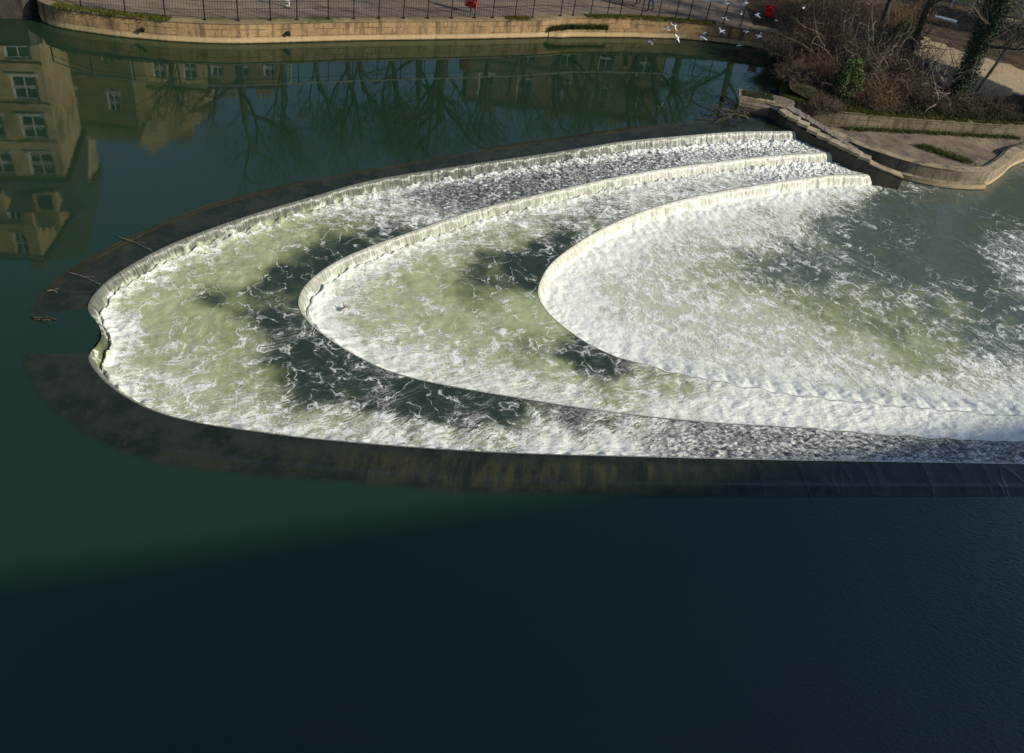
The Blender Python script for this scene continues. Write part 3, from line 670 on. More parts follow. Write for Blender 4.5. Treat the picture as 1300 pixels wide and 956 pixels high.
# ------------------------------------------------------------------ right-hand bank: retaining wall, landing, wing wall
rl = np.array([[12.9, 50.9], [12.3, 49.2], [11.7, 46.5], [11.2, 44.3], [11.1, 43.3], [12.4, 43.05], [14.2, 43.2], [17, 43.9], [20.5, 44.8], [23.7, 45.6], [30, 48.6], [45, 56], [90, 80]])
rz = np.array([.9, .6, .32, .25, .25, .22, .10, -.05, -.10, -.10, -.10, 0, 0.])
uu = arclen(rl); us = np.linspace(0, uu[-1], 220); RL = gsm(np.stack([np.interp(us, uu, rl[:, 0]), np.interp(us, uu, rl[:, 1])], -1), 3); RZ = np.interp(us, uu, rz)
rt = empty('retaining_wall'); tag(rt, 'brown stone retaining wall with mossy top behind the concrete landing', 'wall')
sweep_wall(RL, (-2.4, 0), .35, 'wall_face', M['retain'], rt, ztops=RZ-.07, zbots=np.full(220, -2.4), vertical_uv0=ZR)
tR = np.gradient(RL, axis=0); tR /= np.linalg.norm(tR, axis=1)[:, None]; nR = np.stack([-tR[:, 1], tR[:, 0]], -1)
sweep_wall(RL-nR*.03, (0, 0), .40, 'coping', M['retain'], rt, ztops=RZ, zbots=RZ-.068)
mp = []
for k in range(0, 140):
    for q in range(26 if k > 30 else 90): t = random.random(); p = RL[k]*(1-t)+RL[k+1]*t+nR[k]*abs(random.gauss(.2, .2)); mp.append((p[0], p[1], RZ[k]))
tufts('wall_moss', mp, .09, 6, M['moss'], .1, w=.018)

# landing: curved parapet wall with a silted floor inside
ZL = -.60
lo_px = [(1054, 168), (1075, 179), (1100, 189), (1150, 205), (1185, 213), (1215, 217.5), (1245, 219), (1263, 217), (1280, 206), (1300, 191)]
LO = np.vstack([[[12.9, 42.4]], W(lo_px, ZL), [[27.5, 46.9]]])
LO = gsm(resample(catmull(LO, 500), 160), 3)
ld = empty('landing'); tag(ld, 'curved concrete river landing with rounded corner and silty sunken floor', 'landing')
sweep_wall(LO, (-2.4, ZL), .55, 'parapet', M['conc'], ld, vertical_uv0=ZR)
tL = np.gradient(LO, axis=0); tL /= np.linalg.norm(tL, axis=1)[:, None]; nL = np.stack([-tL[:, 1], tL[:, 0]], -1)
LI = LO+nL*.55
# raised rim
sweep_wall(LO+nL*.0-nL*.02, (ZL+.002, ZL+.05), .46, 'coping', M['cope'], ld)
fl = np.vstack([LI, [[27.2, 47.1], [23.7, 45.5], [20.5, 44.7], [17, 43.8], [14.2, 43.0]]])
r = mgeo.delaunay_2d_cdt([Vector(a) for a in fl]+[Vector((x, y)) for x in np.arange(14, 29, .3) for y in np.arange(41, 48, .3) if inpolygon(np.array([x]), np.array([y]), fl)[0]], [(i, (i+1) % len(fl)) for i in range(len(fl))], [], 1, 1e-4)
pit = lambda x, y: -.22*math.exp(-(((x-22.6)/1.0)**2+((y-43.9)/.8)**2)**2)
me = bpy.data.meshes.new('floor'); me.from_pydata([(v.x, v.y, ZL-.10+.05*float(fbm(np.array(v.x*.9), np.array(v.y*.9), 2))+pit(v.x, v.y)) for v in r[0]], [], r[2]); me.materials.append(M['silt']); me.update()
o = bpy.data.objects.new('floor', me); COL.objects.link(o); o.parent = ld
# low water-line ledge of the landing
lg = LO[22:78]-nL[22:78]*.22
sweep_wall(lg, (-2.4, ZR+.28), .34, 'ledge', M['conc'], ld, vertical_uv0=ZR)
gp = []
for k in range(34, 92):
    for q in range(10):
        p = LO[k]+nL[k]*(.62+abs(random.gauss(0, .12))) ; 
for k in range(420):
    t = random.random(); c = P(1170+t*60, 184+t*20, ZL)[:2]; gp.append((c[0]+random.gauss(0, .22), c[1]+random.gauss(0, .12), ZL-.08))
for k in range(600):
    x = random.uniform(14.6, 24); y = np.interp(x, [14.2, 17, 20.5, 23.7], [43.05, 43.75, 44.65, 45.4])-abs(random.gauss(.1, .1)); gp.append((x, y, ZL-.08))
tufts('landing_grass', gp, .16, 7, M['grass'], .12)

# wing wall with the stepped slabs
WL = np.array([[10.25, 41.3], [10.8, 40.5], P(1006, 166, Z1)[:2]+[0, .04], P(1051, 193, Z2)[:2]+[0, .04], P(1098, 221, Z3)[:2]+[0, .04], P(1140, 241, ZR)[:2]])
WL = resample(catmull(WL, 200), 120)
def topz(x, y):
    best = min(np.arange(-1.6, 1.2, .02), key=lambda z: abs(P(x, y, z)[1]-np.interp(P(x, y, z)[0], WL[:, 0], WL[:, 1]))); return P(x, y, best)[0], best
_t = [(10.2, .50), (10.6, .48)]+[topz(*a) for a in ((1015, 161), (1030, 172), (1060, 187), (1081, 197), (1103, 208), (1150, 228))]
_t.sort(); print('wing', _t)
uW = arclen(WL); wz_top = np.interp(WL[:, 0], [a[0] for a in _t], [a[1] for a in _t])
ww = empty('wing_wall'); tag(ww, 'sloping stone wing wall with stepped pale slabs at the far end of the weir', 'wall')
sweep_wall(WL, (-2.4, 0), .42, 'wall_face', M['wet_shaded'], ww, ztops=wz_top, zbots=np.full(120, -2.4))
tW = np.gradient(WL, axis=0); tW /= np.linalg.norm(tW, axis=1)[:, None]; nW = np.stack([-tW[:, 1], tW[:, 0]], -1)
k0 = int(np.argmin(abs(WL[:, 0]-14.75)))
sweep_wall(WL[k0:]-nW[k0:]*.03, (0, 0), .50, 'coping', M['cope'], ww, ztops=wz_top[k0:]+.06, zbots=wz_top[k0:]+.002)
# stepped slabs
xs = np.linspace(10.45, 14.75, 10)
for i in range(9):
    xa, xb = xs[i], xs[i+1]; k = int(np.argmin(abs(WL[:, 0]-(xa+xb)/2))); c = WL[k]+nW[k]*.18; ang = math.atan2(tW[k][1], tW[k][0])
    z = np.interp(xa, WL[:, 0], wz_top)+.10
    mb = MB(); mb.box((0, 0, 0), ((xb-xa)*1.12, .44, .15), 0, 0); o = mb.build('step_slab', M['slab'], ww); o.location = (c[0], c[1], z-.02); o.rotation_euler = (random.uniform(-.02, .02), .05, ang+random.uniform(-.04, .04))
    b = o.modifiers.new('bevel', 'BEVEL'); b.width = .02; b.segments = 2
# sleeper walkway behind
pk_a = P(1001, 139, .6); pk_b = P(1103, 205, float(np.interp(14.7, WL[:, 0], wz_top))+.05)
for i in range(26):
    t = i/25; c = pk_a*(1-t)+pk_b*t; c[1] += .18*math.sin(t*PI)
    wd = .62*(1-.45*t)
    mb = MB(); mb.box((0, 0, 0), (.17, wd, .10)); o = mb.build('sleeper', M['plank'], ww); o.location = (c[0]+.05, c[1]+.22, c[2]-.02+(.012 if i % 3 else .04)); o.rotation_euler = (0, .16, -.30+random.uniform(-.07, .07))
# fill under the walkway
mb = MB(); A_ = WL[10:100]+nW[10:100]*.42; zt_ = wz_top[10:100]-.02; B_ = A_+nW[10:100]*np.linspace(.9, .25, 90)[:, None]; L = len(A_)
vs = np.vstack([np.c_[A_, np.full(L, -2.4)], np.c_[A_, zt_], np.c_[B_, zt_-.06], np.c_[B_, np.full(L, -2.4)]])
mb.add(vs, [(r*L+i, r*L+i+1, (r+1)*L+i+1, (r+1)*L+i) for r in range(3) for i in range(L-1)]+[(L-1, 2*L-1, 3*L-1, 4*L-1), (0, 3*L, 2*L, L)]); mb.build('core', M['wet_shaded'], ww)
# root of the wing wall: stone pier with driftwood
pr = empty('stone_pier', (9.6, 41.9, 0)); tag(pr, 'low mossy stone pier at the upstream end of the wing wall', 'pier')
def rock(name, c, size, m, parent, rz=0, bev=.08, amp=.05):
    me = bpy.data.meshes.new(name); bm = bmesh.new(); bmesh.ops.create_cube(bm, size=1); bmesh.ops.scale(bm, vec=size, verts=bm.verts)
    bmesh.ops.bevel(bm, geom=bm.edges[:], offset=bev, segments=3, affect='EDGES'); bmesh.ops.subdivide_edges(bm, edges=bm.edges[:], cuts=3, use_grid_fill=True)
    for v in bm.verts:
        v.co += v.normal*float(fbm(np.array(v.co.x*1.7+c[0]+v.co.z), np.array(v.co.y*1.7+c[1]-v.co.z), 3))*amp
    bm.to_mesh(me); bm.free(); me.materials.append(m); o = bpy.data.objects.new(name, me); COL.objects.link(o); o.parent = parent
    o.location = np.array(c)-np.array(parent.location) if parent else c; o.rotation_euler[2] = rz; me.uv_layers.new(name='flow'); return o
rock('block', (9.75, 41.95, -.15), (1.9, 1.1, 1.0), M['retain'], pr, -.12)
rock('cap_slab', (9.7, 42.35, .42), (1.75, .8, .22), M['slab'], pr, -.1, .04, .03)
rock('block', (10.9, 42.3, -.2), (1.2, 1.5, 1.25), M['retain'], pr, -.35)
pm = [(random.uniform(9, 10.5), random.uniform(42.05, 42.7), .52) for _ in range(500)]
tufts('pier_moss', pm, .09, 5, M['leafo'], .08)
def twist(p0, d, L, n=7, wob=.25, droop=0.):
    pts = [np.array(p0, float)]; d = np.array(d, float); d /= np.linalg.norm(d)
    for i in range(n):
        d = d+np.array([random.gauss(0, wob), random.gauss(0, wob), random.gauss(0, wob)-droop]); d /= np.linalg.norm(d); pts.append(pts[-1]+d*L/n)
    return np.array(pts)
dw_mb = MB(); q0 = P(905, 148, .05)
for i in range(17):
    s0 = P(random.uniform(925, 952), random.uniform(138, 152), random.uniform(.05, .3)); dr = np.array([-1.0, random.uniform(-.5, .5), random.uniform(-.05, .35)])
    pts = twist(s0, dr, random.uniform(.6, 2.2), 7, .22); pts[:, 2] = np.maximum(pts[:, 2], .02); dw_mb.tube(pts, np.linspace(random.uniform(.018, .04), .008, len(pts)), 5)
o = dw_mb.build('driftwood', M['bark'], smooth=True); tag(o, 'tangled pale driftwood branches caught against the stone pier', 'driftwood')
# drift sticks on the apron by the gap
def stick(px, py, px2, py2, r_, label):
    a, b = P(px, py, .03), P(px2, py2, .03); m_ = (a+b)/2+np.array([0, .05, .01]); mb = MB(); pts = catmull(np.array([a, m_, b]), 8); mb.tube(pts, np.linspace(r_, r_*.4, 8), 5); mb.tube([pts[3], pts[3]+(b-a)*.25+np.array([.08, .1, .03])], [r_*.5, r_*.2], 4)
    o = mb.build('drift_stick', M['paleb'], smooth=True); tag(o, label, 'stick')
stick(148, 300, 193, 318, .014, 'pale thin stick lying on the dark upper apron, the longer one further from the gap')
stick(84, 345, 128, 361, .014, 'pale thin stick lying on the dark upper apron, the shorter one nearer the gap')
stick(60, 369, 72, 371, .02, 'tiny pale stick end on the dark upper apron close to its outer edge')
mb = MB()
for i in range(5):
    s0 = P(37+random.uniform(0, 20), 402+random.uniform(-2, 4), .03); pts = twist(s0, (1, random.uniform(-.3, .3), .05), random.uniform(.3, .7), 6, .2); pts[:, 2] = np.clip(pts[:, 2], .02, .15); mb.tube(pts, np.linspace(.025, .008, len(pts)), 5)
o = mb.build('drift_debris', M['bark'], smooth=True); tag(o, 'small heap of brown twigs snagged on the tip of the upper apron by the gap', 'debris')
mb = MB(); a = P(432, 394, Z3+.05); mb.tube([a, a+np.array([.1, .12, .06]), a+np.array([.26, .2, .05])], [.02, .03, .012], 6); mb.tube([a+np.array([.1, .12, .06]), a+np.array([.02, .26, .16])], [.02, .008], 5)
o = mb.build('floating_branch', M['twig'], smooth=True); tag(o, 'small dark broken branch floating in the foam of the middle step', 'branch')

# ------------------------------------------------------------------ bank ground
gb = np.vstack([[[-90, 20]], BW[:4]+nlB[:1]*0, BWl+nlB*.45, (RL+nR*.3)[4:]])
outer = np.array([[160, 130], [160, 230], [-150, 230], [-150, 20]])
poly = np.vstack([gb, outer])
xs_ = np.r_[np.arange(-26, 34, .45)]; inner = []
for x in xs_:
    for y in np.arange(40, 72, .45):
        inner.append((x+random.uniform(-.1, .1), y+random.uniform(-.1, .1)))
inner = np.array(inner); dmin = np.full(len(inner), 99.)
for a in gb[::2]: dmin = np.minimum(dmin, np.hypot(inner[:, 0]-a[0], inner[:, 1]-a[1]))
inner = inner[inpolygon(inner[:, 0], inner[:, 1], poly) & (dmin > .3)]
allp = [Vector(a) for a in poly]+[Vector(a) for a in inner]
r = mgeo.delaunay_2d_cdt(allp, [(i, (i+1) % len(poly)) for i in range(len(poly))], [], 1, 1e-4)
V = np.array([(v.x, v.y) for v in r[0]])
RB = RL+nR*.35
def ground_z(x, y):
    d = np.hypot(RB[:, 0]-x, RB[:, 1]-y); k = int(np.argmin(d))
    zr = RZ[k]+min(d[k]*.22, 1.0+.0*d[k]); zr = min(zr, 1.0) if zr > 1 else zr
    w_ = float(smooth(9.5, 13.5, np.array(x+.0*y)))
    return (.985*(1-w_)+zr*w_)+(.06*float(fbm(np.array(x*.5), np.array(y*.5), 3))*w_ if d[k] > .6 else 0)
gz = np.array([ground_z(a, b) for a, b in V])
def pxof(x, y, z):
    v = np.array([x, y, z-H]); s_ = v@FW; a, b = v@D0, v@R0
    return 650+F*(a*ux+b*uy)/s_, 433+F*(a*uy-b*ux)/s_
zone = np.zeros(len(V))
sand_poly = np.array([P(x, y, .7)[:2] for x, y in [(1100, 100), (1150, 78), (1172, 52), (1235, 73), (1300, 92), (1330, 110), (1240, 118), (1180, 98), (1120, 104)]])
sand2 = np.array([P(x, y, .9)[:2] for x, y in [(1085, -8), (1135, -2), (1152, 14), (1145, 22), (1100, 10)]])
lawn = np.array([P(x, y, 1.)[:2] for x, y in [(1200, -6), (1260, 14), (1310, 32), (1310, 12), (1262, -12), (1215, -30)]])
zone[inpolygon(V[:, 0], V[:, 1], sand_poly) | inpolygon(V[:, 0], V[:, 1], sand2)] = .5
zone[inpolygon(V[:, 0], V[:, 1], lawn)] = 1.
me = bpy.data.meshes.new('bank_ground'); me.from_pydata([(a, b, c) for (a, b), c in zip(V.tolist(), gz.tolist())], [], r[2])
at_ = me.attributes.new('zone', 'FLOAT', 'POINT'); at_.data.foreach_set('value', zone.astype(np.float32)); me.materials.append(M['ground']); me.polygons.foreach_set('use_smooth', [True]*len(me.polygons)); me.update()
o = bpy.data.objects.new('bank_ground', me); COL.objects.link(o); tag(o, kind='structure')
# promenade path
k1 = int(np.argmin(abs(BWl[:, 0]-10.5)))
pa = BWl[:k1]+nlB[:k1]*.57; pb = BWl[:k1]+gsm(nlB[:k1], 12)*4.8; L = len(pa)
mb = MB(); mb.add(np.vstack([np.c_[pa, np.full(L, 1.0)], np.c_[pb, np.full(L, 1.0)]]), [(i, i+1, L+i+1, L+i) for i in range(L-1)]); o = mb.build('promenade_path', M['path']); tag(o, kind='structure')

# ------------------------------------------------------------------ railing
rail = empty('railing'); tag(rail, 'long black riverside railing with pale top rail along the curved wall', 'railing')
post_px = [(62, -6), (106, 6), (159, 16), (209, 22.5), (258, 27), (302, 29), (342, 28), (380, 27), (415, 26), (450, 26), (484, 24.5), (514, 24), (543, 23), (572, 22), (599, 21.5), (625, 21), (650, 20), (675, 19), (702, 15.5), (724, 15.5), (746, 14.5), (767, 15), (788, 19), (810, 17.5), (831, 19), (852, 20), (874, 23), (896, 27), (920, 31), (944, 36)]
pp = []
for x, y in post_px:
    q = P(x, y, 1.0)[:2]; k = int(np.argmin(np.hypot(*(BW-q).T))); pp.append(BW[k]+(nlB[max(k-4, 0)])*.22)
pp = [np.array(p) for p in pp]
post_me = None
for i, p in enumerate(pp):
    if post_me is None:
        mb = MB(); mb.box((0, 0, .55), (.05, .05, 1.1)); mb.box((0, 0, .02), (.14, .14, .04)); o = mb.build('post', M['ironblack'], rail); post_me = o.data
    else:
        o = bpy.data.objects.new('post', post_me); COL.objects.link(o); o.parent = rail
    o.location = (p[0], p[1], 1.0)
for i in range(len(pp)-1):
    a, b = pp[i], pp[i+1]; L = np.linalg.norm(b-a); d = (b-a)/L; mb = MB(); bars = i < 17
    for z in ((1.85, 1.11) if bars else (1.8, 1.45)):
        mb.tube([(*(a+d*.03), z), (*(b-d*.03), z)], .014 if bars else .008, 6)
    if bars:
        nb = max(2, int(L/.115))
        for k in range(1, nb): c = a+d*L*k/nb; mb.tube([(c[0], c[1], 1.11), (c[0], c[1], 1.85)], .0075, 4, cap=False)
    if not bars: mb.tube([(*(a+d*L*.5), 1.45), (*(a+d*L*.5), 1.8)], .007, 5)
    mb.build('infill_panel', M['ironblack'], rail)
q = np.array(pp); mb = MB(); mb.tube(np.c_[gsm(resample(q, 120), 3), np.full(120, 2.12)], .030, 8); mb.build('top_rail', M['galv'], rail)

# ------------------------------------------------------------------ lifebuoy stations, gauge board, bench slab, white posts
def lifebuoy(x, y, z, rz, label):
    t = empty('lifebuoy_station', (x, y, z), rz); tag(t, label, 'lifebuoy', 'red lifebuoy stations on the promenade')
    mb = MB(); mb.tube([(0, 0, 0), (0, 0, 1.45)], .04, 8); mb.build('post', M['ironblack'], t)
    mb = MB(); mb.box((0, -.05, 1.05), (.66, .05, .86)); mb.build('backboard', M['red'], t)
    for s in (-1, 1):
        for q_ in (-1, 1):
            mb = MB(); mb.box((s*.2, -.082, 1.05+q_*.24), (.10, .012, .22)); mb.build('marking', M['blackp'], t)
    me = bpy.data.meshes.new('ring'); bm = bmesh.new(); N, K = 28, 10
    vs = [[bm.verts.new(((.26+.065*math.cos(b))*math.cos(a), -.15+.055*math.sin(b), 1.05+(.26+.065*math.cos(b))*math.sin(a))) for b in np.arange(K)*2*PI/K] for a in np.arange(N)*2*PI/N]
    for i in range(N):
        for j in range(K): bm.faces.new((vs[i][j], vs[(i+1) % N][j], vs[(i+1) % N][(j+1) % K], vs[i][(j+1) % K]))
    bm.normal_update(); bm.to_mesh(me); bm.free(); me.materials.append(M['red']); o = bpy.data.objects.new('ring', me); COL.objects.link(o); o.parent = t; return t
a = P(599, 18, 1.0); lifebuoy(a[0]-.1, a[1]+.30, .62, -.44, 'bright red lifebuoy station fixed behind the black barred railing')
a = P(973, 27, 1.0); lifebuoy(a[0], a[1], .85, -.2, 'red lifebuoy station in the shade beside the gulls and bare bushes').scale = (.72, .72, .72)
g_ = empty('gauge_board', (*P(364, 11.5, 1.0)[:2], 1.0)); tag(g_, 'narrow white river gauge board with dark bars behind the railing', 'gauge board')
g_.location.y += .2
mb = MB(); mb.box((0, 0, .9), (.16, .05, 1.8)); mb.build('board', M['whitepaint'], g_)
for k in range(7):
    mb = MB(); mb.box((.02 if k % 2 else -.02, -.0285, .2+k*.24), (.09, .006, .07)); mb.build('marking', M['blackp'], g_)
mb = MB(); mb.box((0, 0, .03), (.22, .2, .06)); mb.build('foot', M['moss'], g_)
# pale stone bench slab on the dark bank
bn = empty('stone_bench', P(1197, 33, .9), -.35); tag(bn, 'pale stone slab bench standing on the dark shaded bank soil', 'bench')
mb = MB(); mb.box((0, 0, .42), (1.3, .42, .10)); mb.build('seat', M['whitepaint'], bn)
for s in (-1, 1): mb = MB(); mb.box((s*.45, 0, .185), (.16, .34, .37)); mb.build('leg', M['slab'], bn)
# white fence with posts at the lawn edge
fpx = [(1179, -12), (1207, 8), (1231, 17), (1262, 30), (1288, 20)]
wf = empty('white_fence'); tag(wf, 'white post and wire fence at the lawn edge in the upper right corner', 'fence')
fp = [P(x, y, .95) for x, y in ((1180, 0), (1207, 9), (1231, 18), (1259, 27), (1290, 38))]
for p in fp:
    mb = MB(); mb.box((p[0], p[1], p[2]+.45), (.07, .07, 1.05)); mb.build('post', M['whitepaint'], wf)
for z in (.4, .8):
    mb = MB(); mb.tube([(p[0], p[1], p[2]+z) for p in fp], .008, 5); mb.build('wire', M['galv'], wf)

# ------------------------------------------------------------------ people on the promenade
def person(x, y, z, rz, top, legs, hair, label, stride=.18):
    t = empty('person', (x, y, z), rz); tag(t, label, 'person')
    me = bpy.data.meshes.new('body')
    J = [((0, 0, .93), .15), ((0, .01, 1.15), .145), ((0, .01, 1.38), .165), ((0, 0, 1.5), .07), ((0, -.01, 1.56), .06),   # 0-4 pelvis..neck
         ((.10, 0, .88), .10), ((.11, -stride, .50), .065), ((.11, -stride*.9, .09), .042), ((.11, -stride-.15, .04), .04),
         ((-.10, 0, .88), .10), ((-.11, stride*.7, .50), .065), ((-.11, stride*1.4, .10), .042), ((-.11, stride*1.4-.15, .04), .04),
         ((.20, 0, 1.42), .06), ((.25, .05, 1.16), .045), ((.25, -.10, .94), .033), ((.25, -.16, .87), .035),
         ((-.20, 0, 1.42), .06), ((-.25, .05, 1.16), .045), ((-.25, -.10, .94), .033), ((-.25, -.16, .87), .035),
         ((0, -.015, 1.66), .095), ((0, -.01, 1.73), .085)]
    E_ = [(0, 1), (1, 2), (2, 3), (3, 4), (0, 5), (5, 6), (6, 7), (7, 8), (0, 9), (9, 10), (10, 11), (11, 12), (2, 13), (13, 14), (14, 15), (15, 16), (2, 17), (17, 18), (18, 19), (19, 20), (4, 21), (21, 22)]
    me.from_pydata([j[0] for j in J], E_, []); o = bpy.data.objects.new('body', me); COL.objects.link(o); o.parent = t
    s_ = o.modifiers.new('skin', 'SKIN'); sk = me.skin_vertices[0].data if me.skin_vertices else None
    if sk is None:
        bm = bmesh.new(); bm.from_mesh(me); bm.verts.layers.skin.verify(); bm.to_mesh(me); bm.free(); sk = me.skin_vertices[0].data
    for i, j in enumerate(J): sk[i].radius = (j[1], j[1]*(.72 if i in (1, 2) else 1))
    sk[0].use_root = True
    o.modifiers.new('sub', 'SUBSURF').levels = 2; o.modifiers['sub'].render_levels = 2
    dg = bpy.context.evaluated_depsgraph_get(); m2 = bpy.data.meshes.new_from_object(o.evaluated_get(dg)); o.modifiers.clear(); o.data = m2
    m2.materials.clear(); [m2.materials.append(k) for k in (legs, top, M['skin'], M['cloth2'])]
    for p in m2.polygons:
        c = p.center; p.material_index = 3 if c.z < .1 else 0 if c.z < .92 else 2 if (c.z > 1.52 or (abs(c.x) > .2 and c.z < .93)) else 1; p.use_smooth = True
    mb = MB(); mb.ell((0, .015, 1.715), (.098, .108, .10), 12); mb.build('hair', hair, t, True)
    mb = MB(); mb.ell((0, -.10, 1.66), (.014, .022, .02), 6); mb.build('nose', M['skin'], t, True)
    return t
a = P(825, 17, 1.0); person(a[0], a[1]+.35, 1.0, -1.2, M['cloth1'], M['cloth1'], M['cloth2'], 'person in blue jacket and blue trousers walking behind the railing')
a = P(809, 10, 1.0); person(a[0], a[1]+.5, 1.0, -1.0, M['cloth2'], M['cloth2'], M['cloth2'], 'person in dark clothes walking just behind the one in blue')
# red-coated walker seen upside down in the reflection on the left
person(-21.6, 42.5, 1.0, -1.1, M['cloth3'], M['cloth2'], M['cloth2'], 'person in a red coat by the left end of the promenade, seen reflected')

# ------------------------------------------------------------------ gulls
def gull(name, span, up, g2):
    t = empty('gull'); mb = MB()
    mb.tube([(0, -.24, 0), (0, -.19, .005), (0, -.10, .0), (0, .03, 0), (0, .14, .005), (0, .20, .02), (0, .245, .025)], [.008, .035, .062, .068, .045, .034, .014], 8); mb.ell((0, .20, .025), (.035, .042, .034), 8)
    mb.build('body', M['gullw'], t, True)
    mb = MB(); mb.tube([(0, .235, .022), (0, .275, .015)], [.011, .004], 5); mb.build('beak', M['beak'], t)
    mb = MB(); mb.add([(-.03, -.2, .0), (.03, -.2, 0), (.07, -.34, 0), (-.07, -.34, 0), (-.03, -.2, .01), (.03, -.2, .01), (.07, -.34, .006), (-.07, -.34, .006)], [(0, 1, 2, 3), (7, 6, 5, 4), (0, 4, 5, 1), (1, 5, 6, 2), (2, 6, 7, 3), (3, 7, 4, 0)]); mb.build('tail', M['gullw'], t)
    for s in (-1, 1):
        mb = MB(); st = [(0.04, .09, -.10), (.18, .13, -.06), (.30, .10, -.05), (.42, .01, -.07), (.50, -.10, -.12)]; V_ = []; 
        for k, (x, yf, yb) in enumerate(st):
            z = up*math.sin(min(x/.3, 1)*PI/2)-(max(x-.3, 0)*up*1.6); V_ += [(s*x*span, yf, z+.012), (s*x*span, yb, z), (s*x*span, (yf+yb)/2, z-.006)]
        F_ = []
        for k in range(4): b = 3*k; F_ += [(b, b+3, b+4, b+1), (b+1, b+4, b+5, b+2), (b+2, b+5, b+3, b)]
        F_ += [(12, 13, 14), (0, 2, 1)]
        mb.add(V_, F_); mb.build('wing', M['gullg'] if g2 else M['gullw'], t)
    return t
def copy_tree(o, parent=None):
    c = o.copy(); COL.objects.link(c); c.parent = parent
    for ch in [k for k in bpy.data.objects if k.parent == o]: copy_tree(ch, c)
    return c
protos = [gull('g', 1., .14, True), gull('g', .9, .26, True), gull('g', 1., -.10, False)]
gl = [(938, 58, 0, 'white gull gliding low over the dark water, lowest and brightest of the flock'), (892, 48, 1, 'grey winged gull above the right end of the lit river wall, near the water'), (861, 48, 2, 'faint gull close to the foot of the lit wall'),
      (916, 40, 0, 'white gull in front of the shaded wall corner'), (921, 23, 2, 'small white gull over the end of the railing'), (941, 18, 1, 'grey gull with raised wings left of the red lifebuoy'), (961, 20, 0, 'large pale gull just beside the red lifebuoy'),
      (947, 4, 1, 'grey gull at the top edge above the pale rail'), (922, 5, 0, 'gull at the top edge left of the others there'), (985, 26, 1, 'blue grey gull right of the red lifebuoy'), (1018, 22, 2, 'white gull in front of the bare bushes'),
      (1020, 10, 0, 'small gull over the bushes directly above another'), (948, 40, 1, 'grey gull over the shaded wall, left one of two side by side'), (964, 46, 0, 'grey gull over the shaded wall, right one of two side by side'), (847, 38, 1, 'dark gull crossing the lit wall'), (857, 33, 2, 'dark gull crossing the lit wall beside another, nearer the lifebuoy'), (827, 54, 1, 'gull over the water below the lit wall')]
used = set()
for i, (x, y, k, lb) in enumerate(gl):
    o = protos[k] if k not in used else copy_tree(protos[k]); used.add(k)
    z = random.uniform(1.2, 4.5) if y > 15 else random.uniform(2.5, 5); q = P(x, y, z); o.location = q
    o.rotation_euler = (random.uniform(-.5, .5), random.uniform(-.9, .9), random.uniform(0, 2*PI)); o.scale = (random.uniform(.42, .6),)*3
    tag(o, lb, 'gull', 'gulls flying over the far bank')

# ------------------------------------------------------------------ trees
def branch(mbT, mbB, mbT3, p, d, L, r_, lvl, maxl, spread, up, lean):
    n = 6 if lvl < 2 else 4
    pts = [np.array(p)]; dd = np.array(d, float)
    for i in range(n):
        dd = dd+rng.normal(size=3)*(.07+.05*lvl)+np.array([0, 0, up]); dd /= np.linalg.norm(dd); pts.append(pts[-1]+dd*L/n)
    r2 = r_*.55 if lvl else r_*.62
    (mbT if lvl == 0 else mbB if lvl < 3 else mbT3).tube(pts, np.linspace(r_, r2, n+1), (9, 6, 4, 3, 3)[lvl], cap=False)
    if lvl >= maxl: return
    kids = (4, 4, 4, 4)[min(lvl, 3)]
    for k in range(kids+(1 if lvl else 0)):
        t = random.uniform(.45 if lvl == 0 else .25, 1.0) if k else 1.0
        j = min(int(t*n), n); b = pts[j]; a = random.uniform(0, 2*PI)
        perp = np.cross(dd, [math.cos(a), math.sin(a), .3]); perp /= np.linalg.norm(perp)+1e-9
        nd = dd*(1-.45*spread)+perp*spread*random.uniform(.6, 1.2)
        branch(mbT, mbB, mbT3, b, nd, L*random.uniform(.55, .78), max(r2*random.uniform(.55, .8), .008), lvl+1, maxl, spread, up, lean)
def bare_tree(h, r_, spread=.7, up=.05, forks=1, maxl=4):
    t = empty('bare_tree'); T_, B_, W_ = MB(), MB(), MB()
    for f in range(forks):
        a = f*2*PI/max(forks, 1)+.4; d = (math.cos(a)*.25*(forks > 1), math.sin(a)*.25*(forks > 1), 1)
        branch(T_, B_, W_, (0, 0, -.1), d, h*.38, r_, 0, maxl, spread, up, 0)
    T_.build('trunk', M['bark'], t, True); B_.build('branches', M['bark'], t, True); W_.build('twigs', M['twig'], t, True)
    return t
tp = [bare_tree(13, .26, .65, .04), bare_tree(12, .16, .45, .10), bare_tree(12, .24, .75, .02, 2), bare_tree(9, .13, .5, .10)]
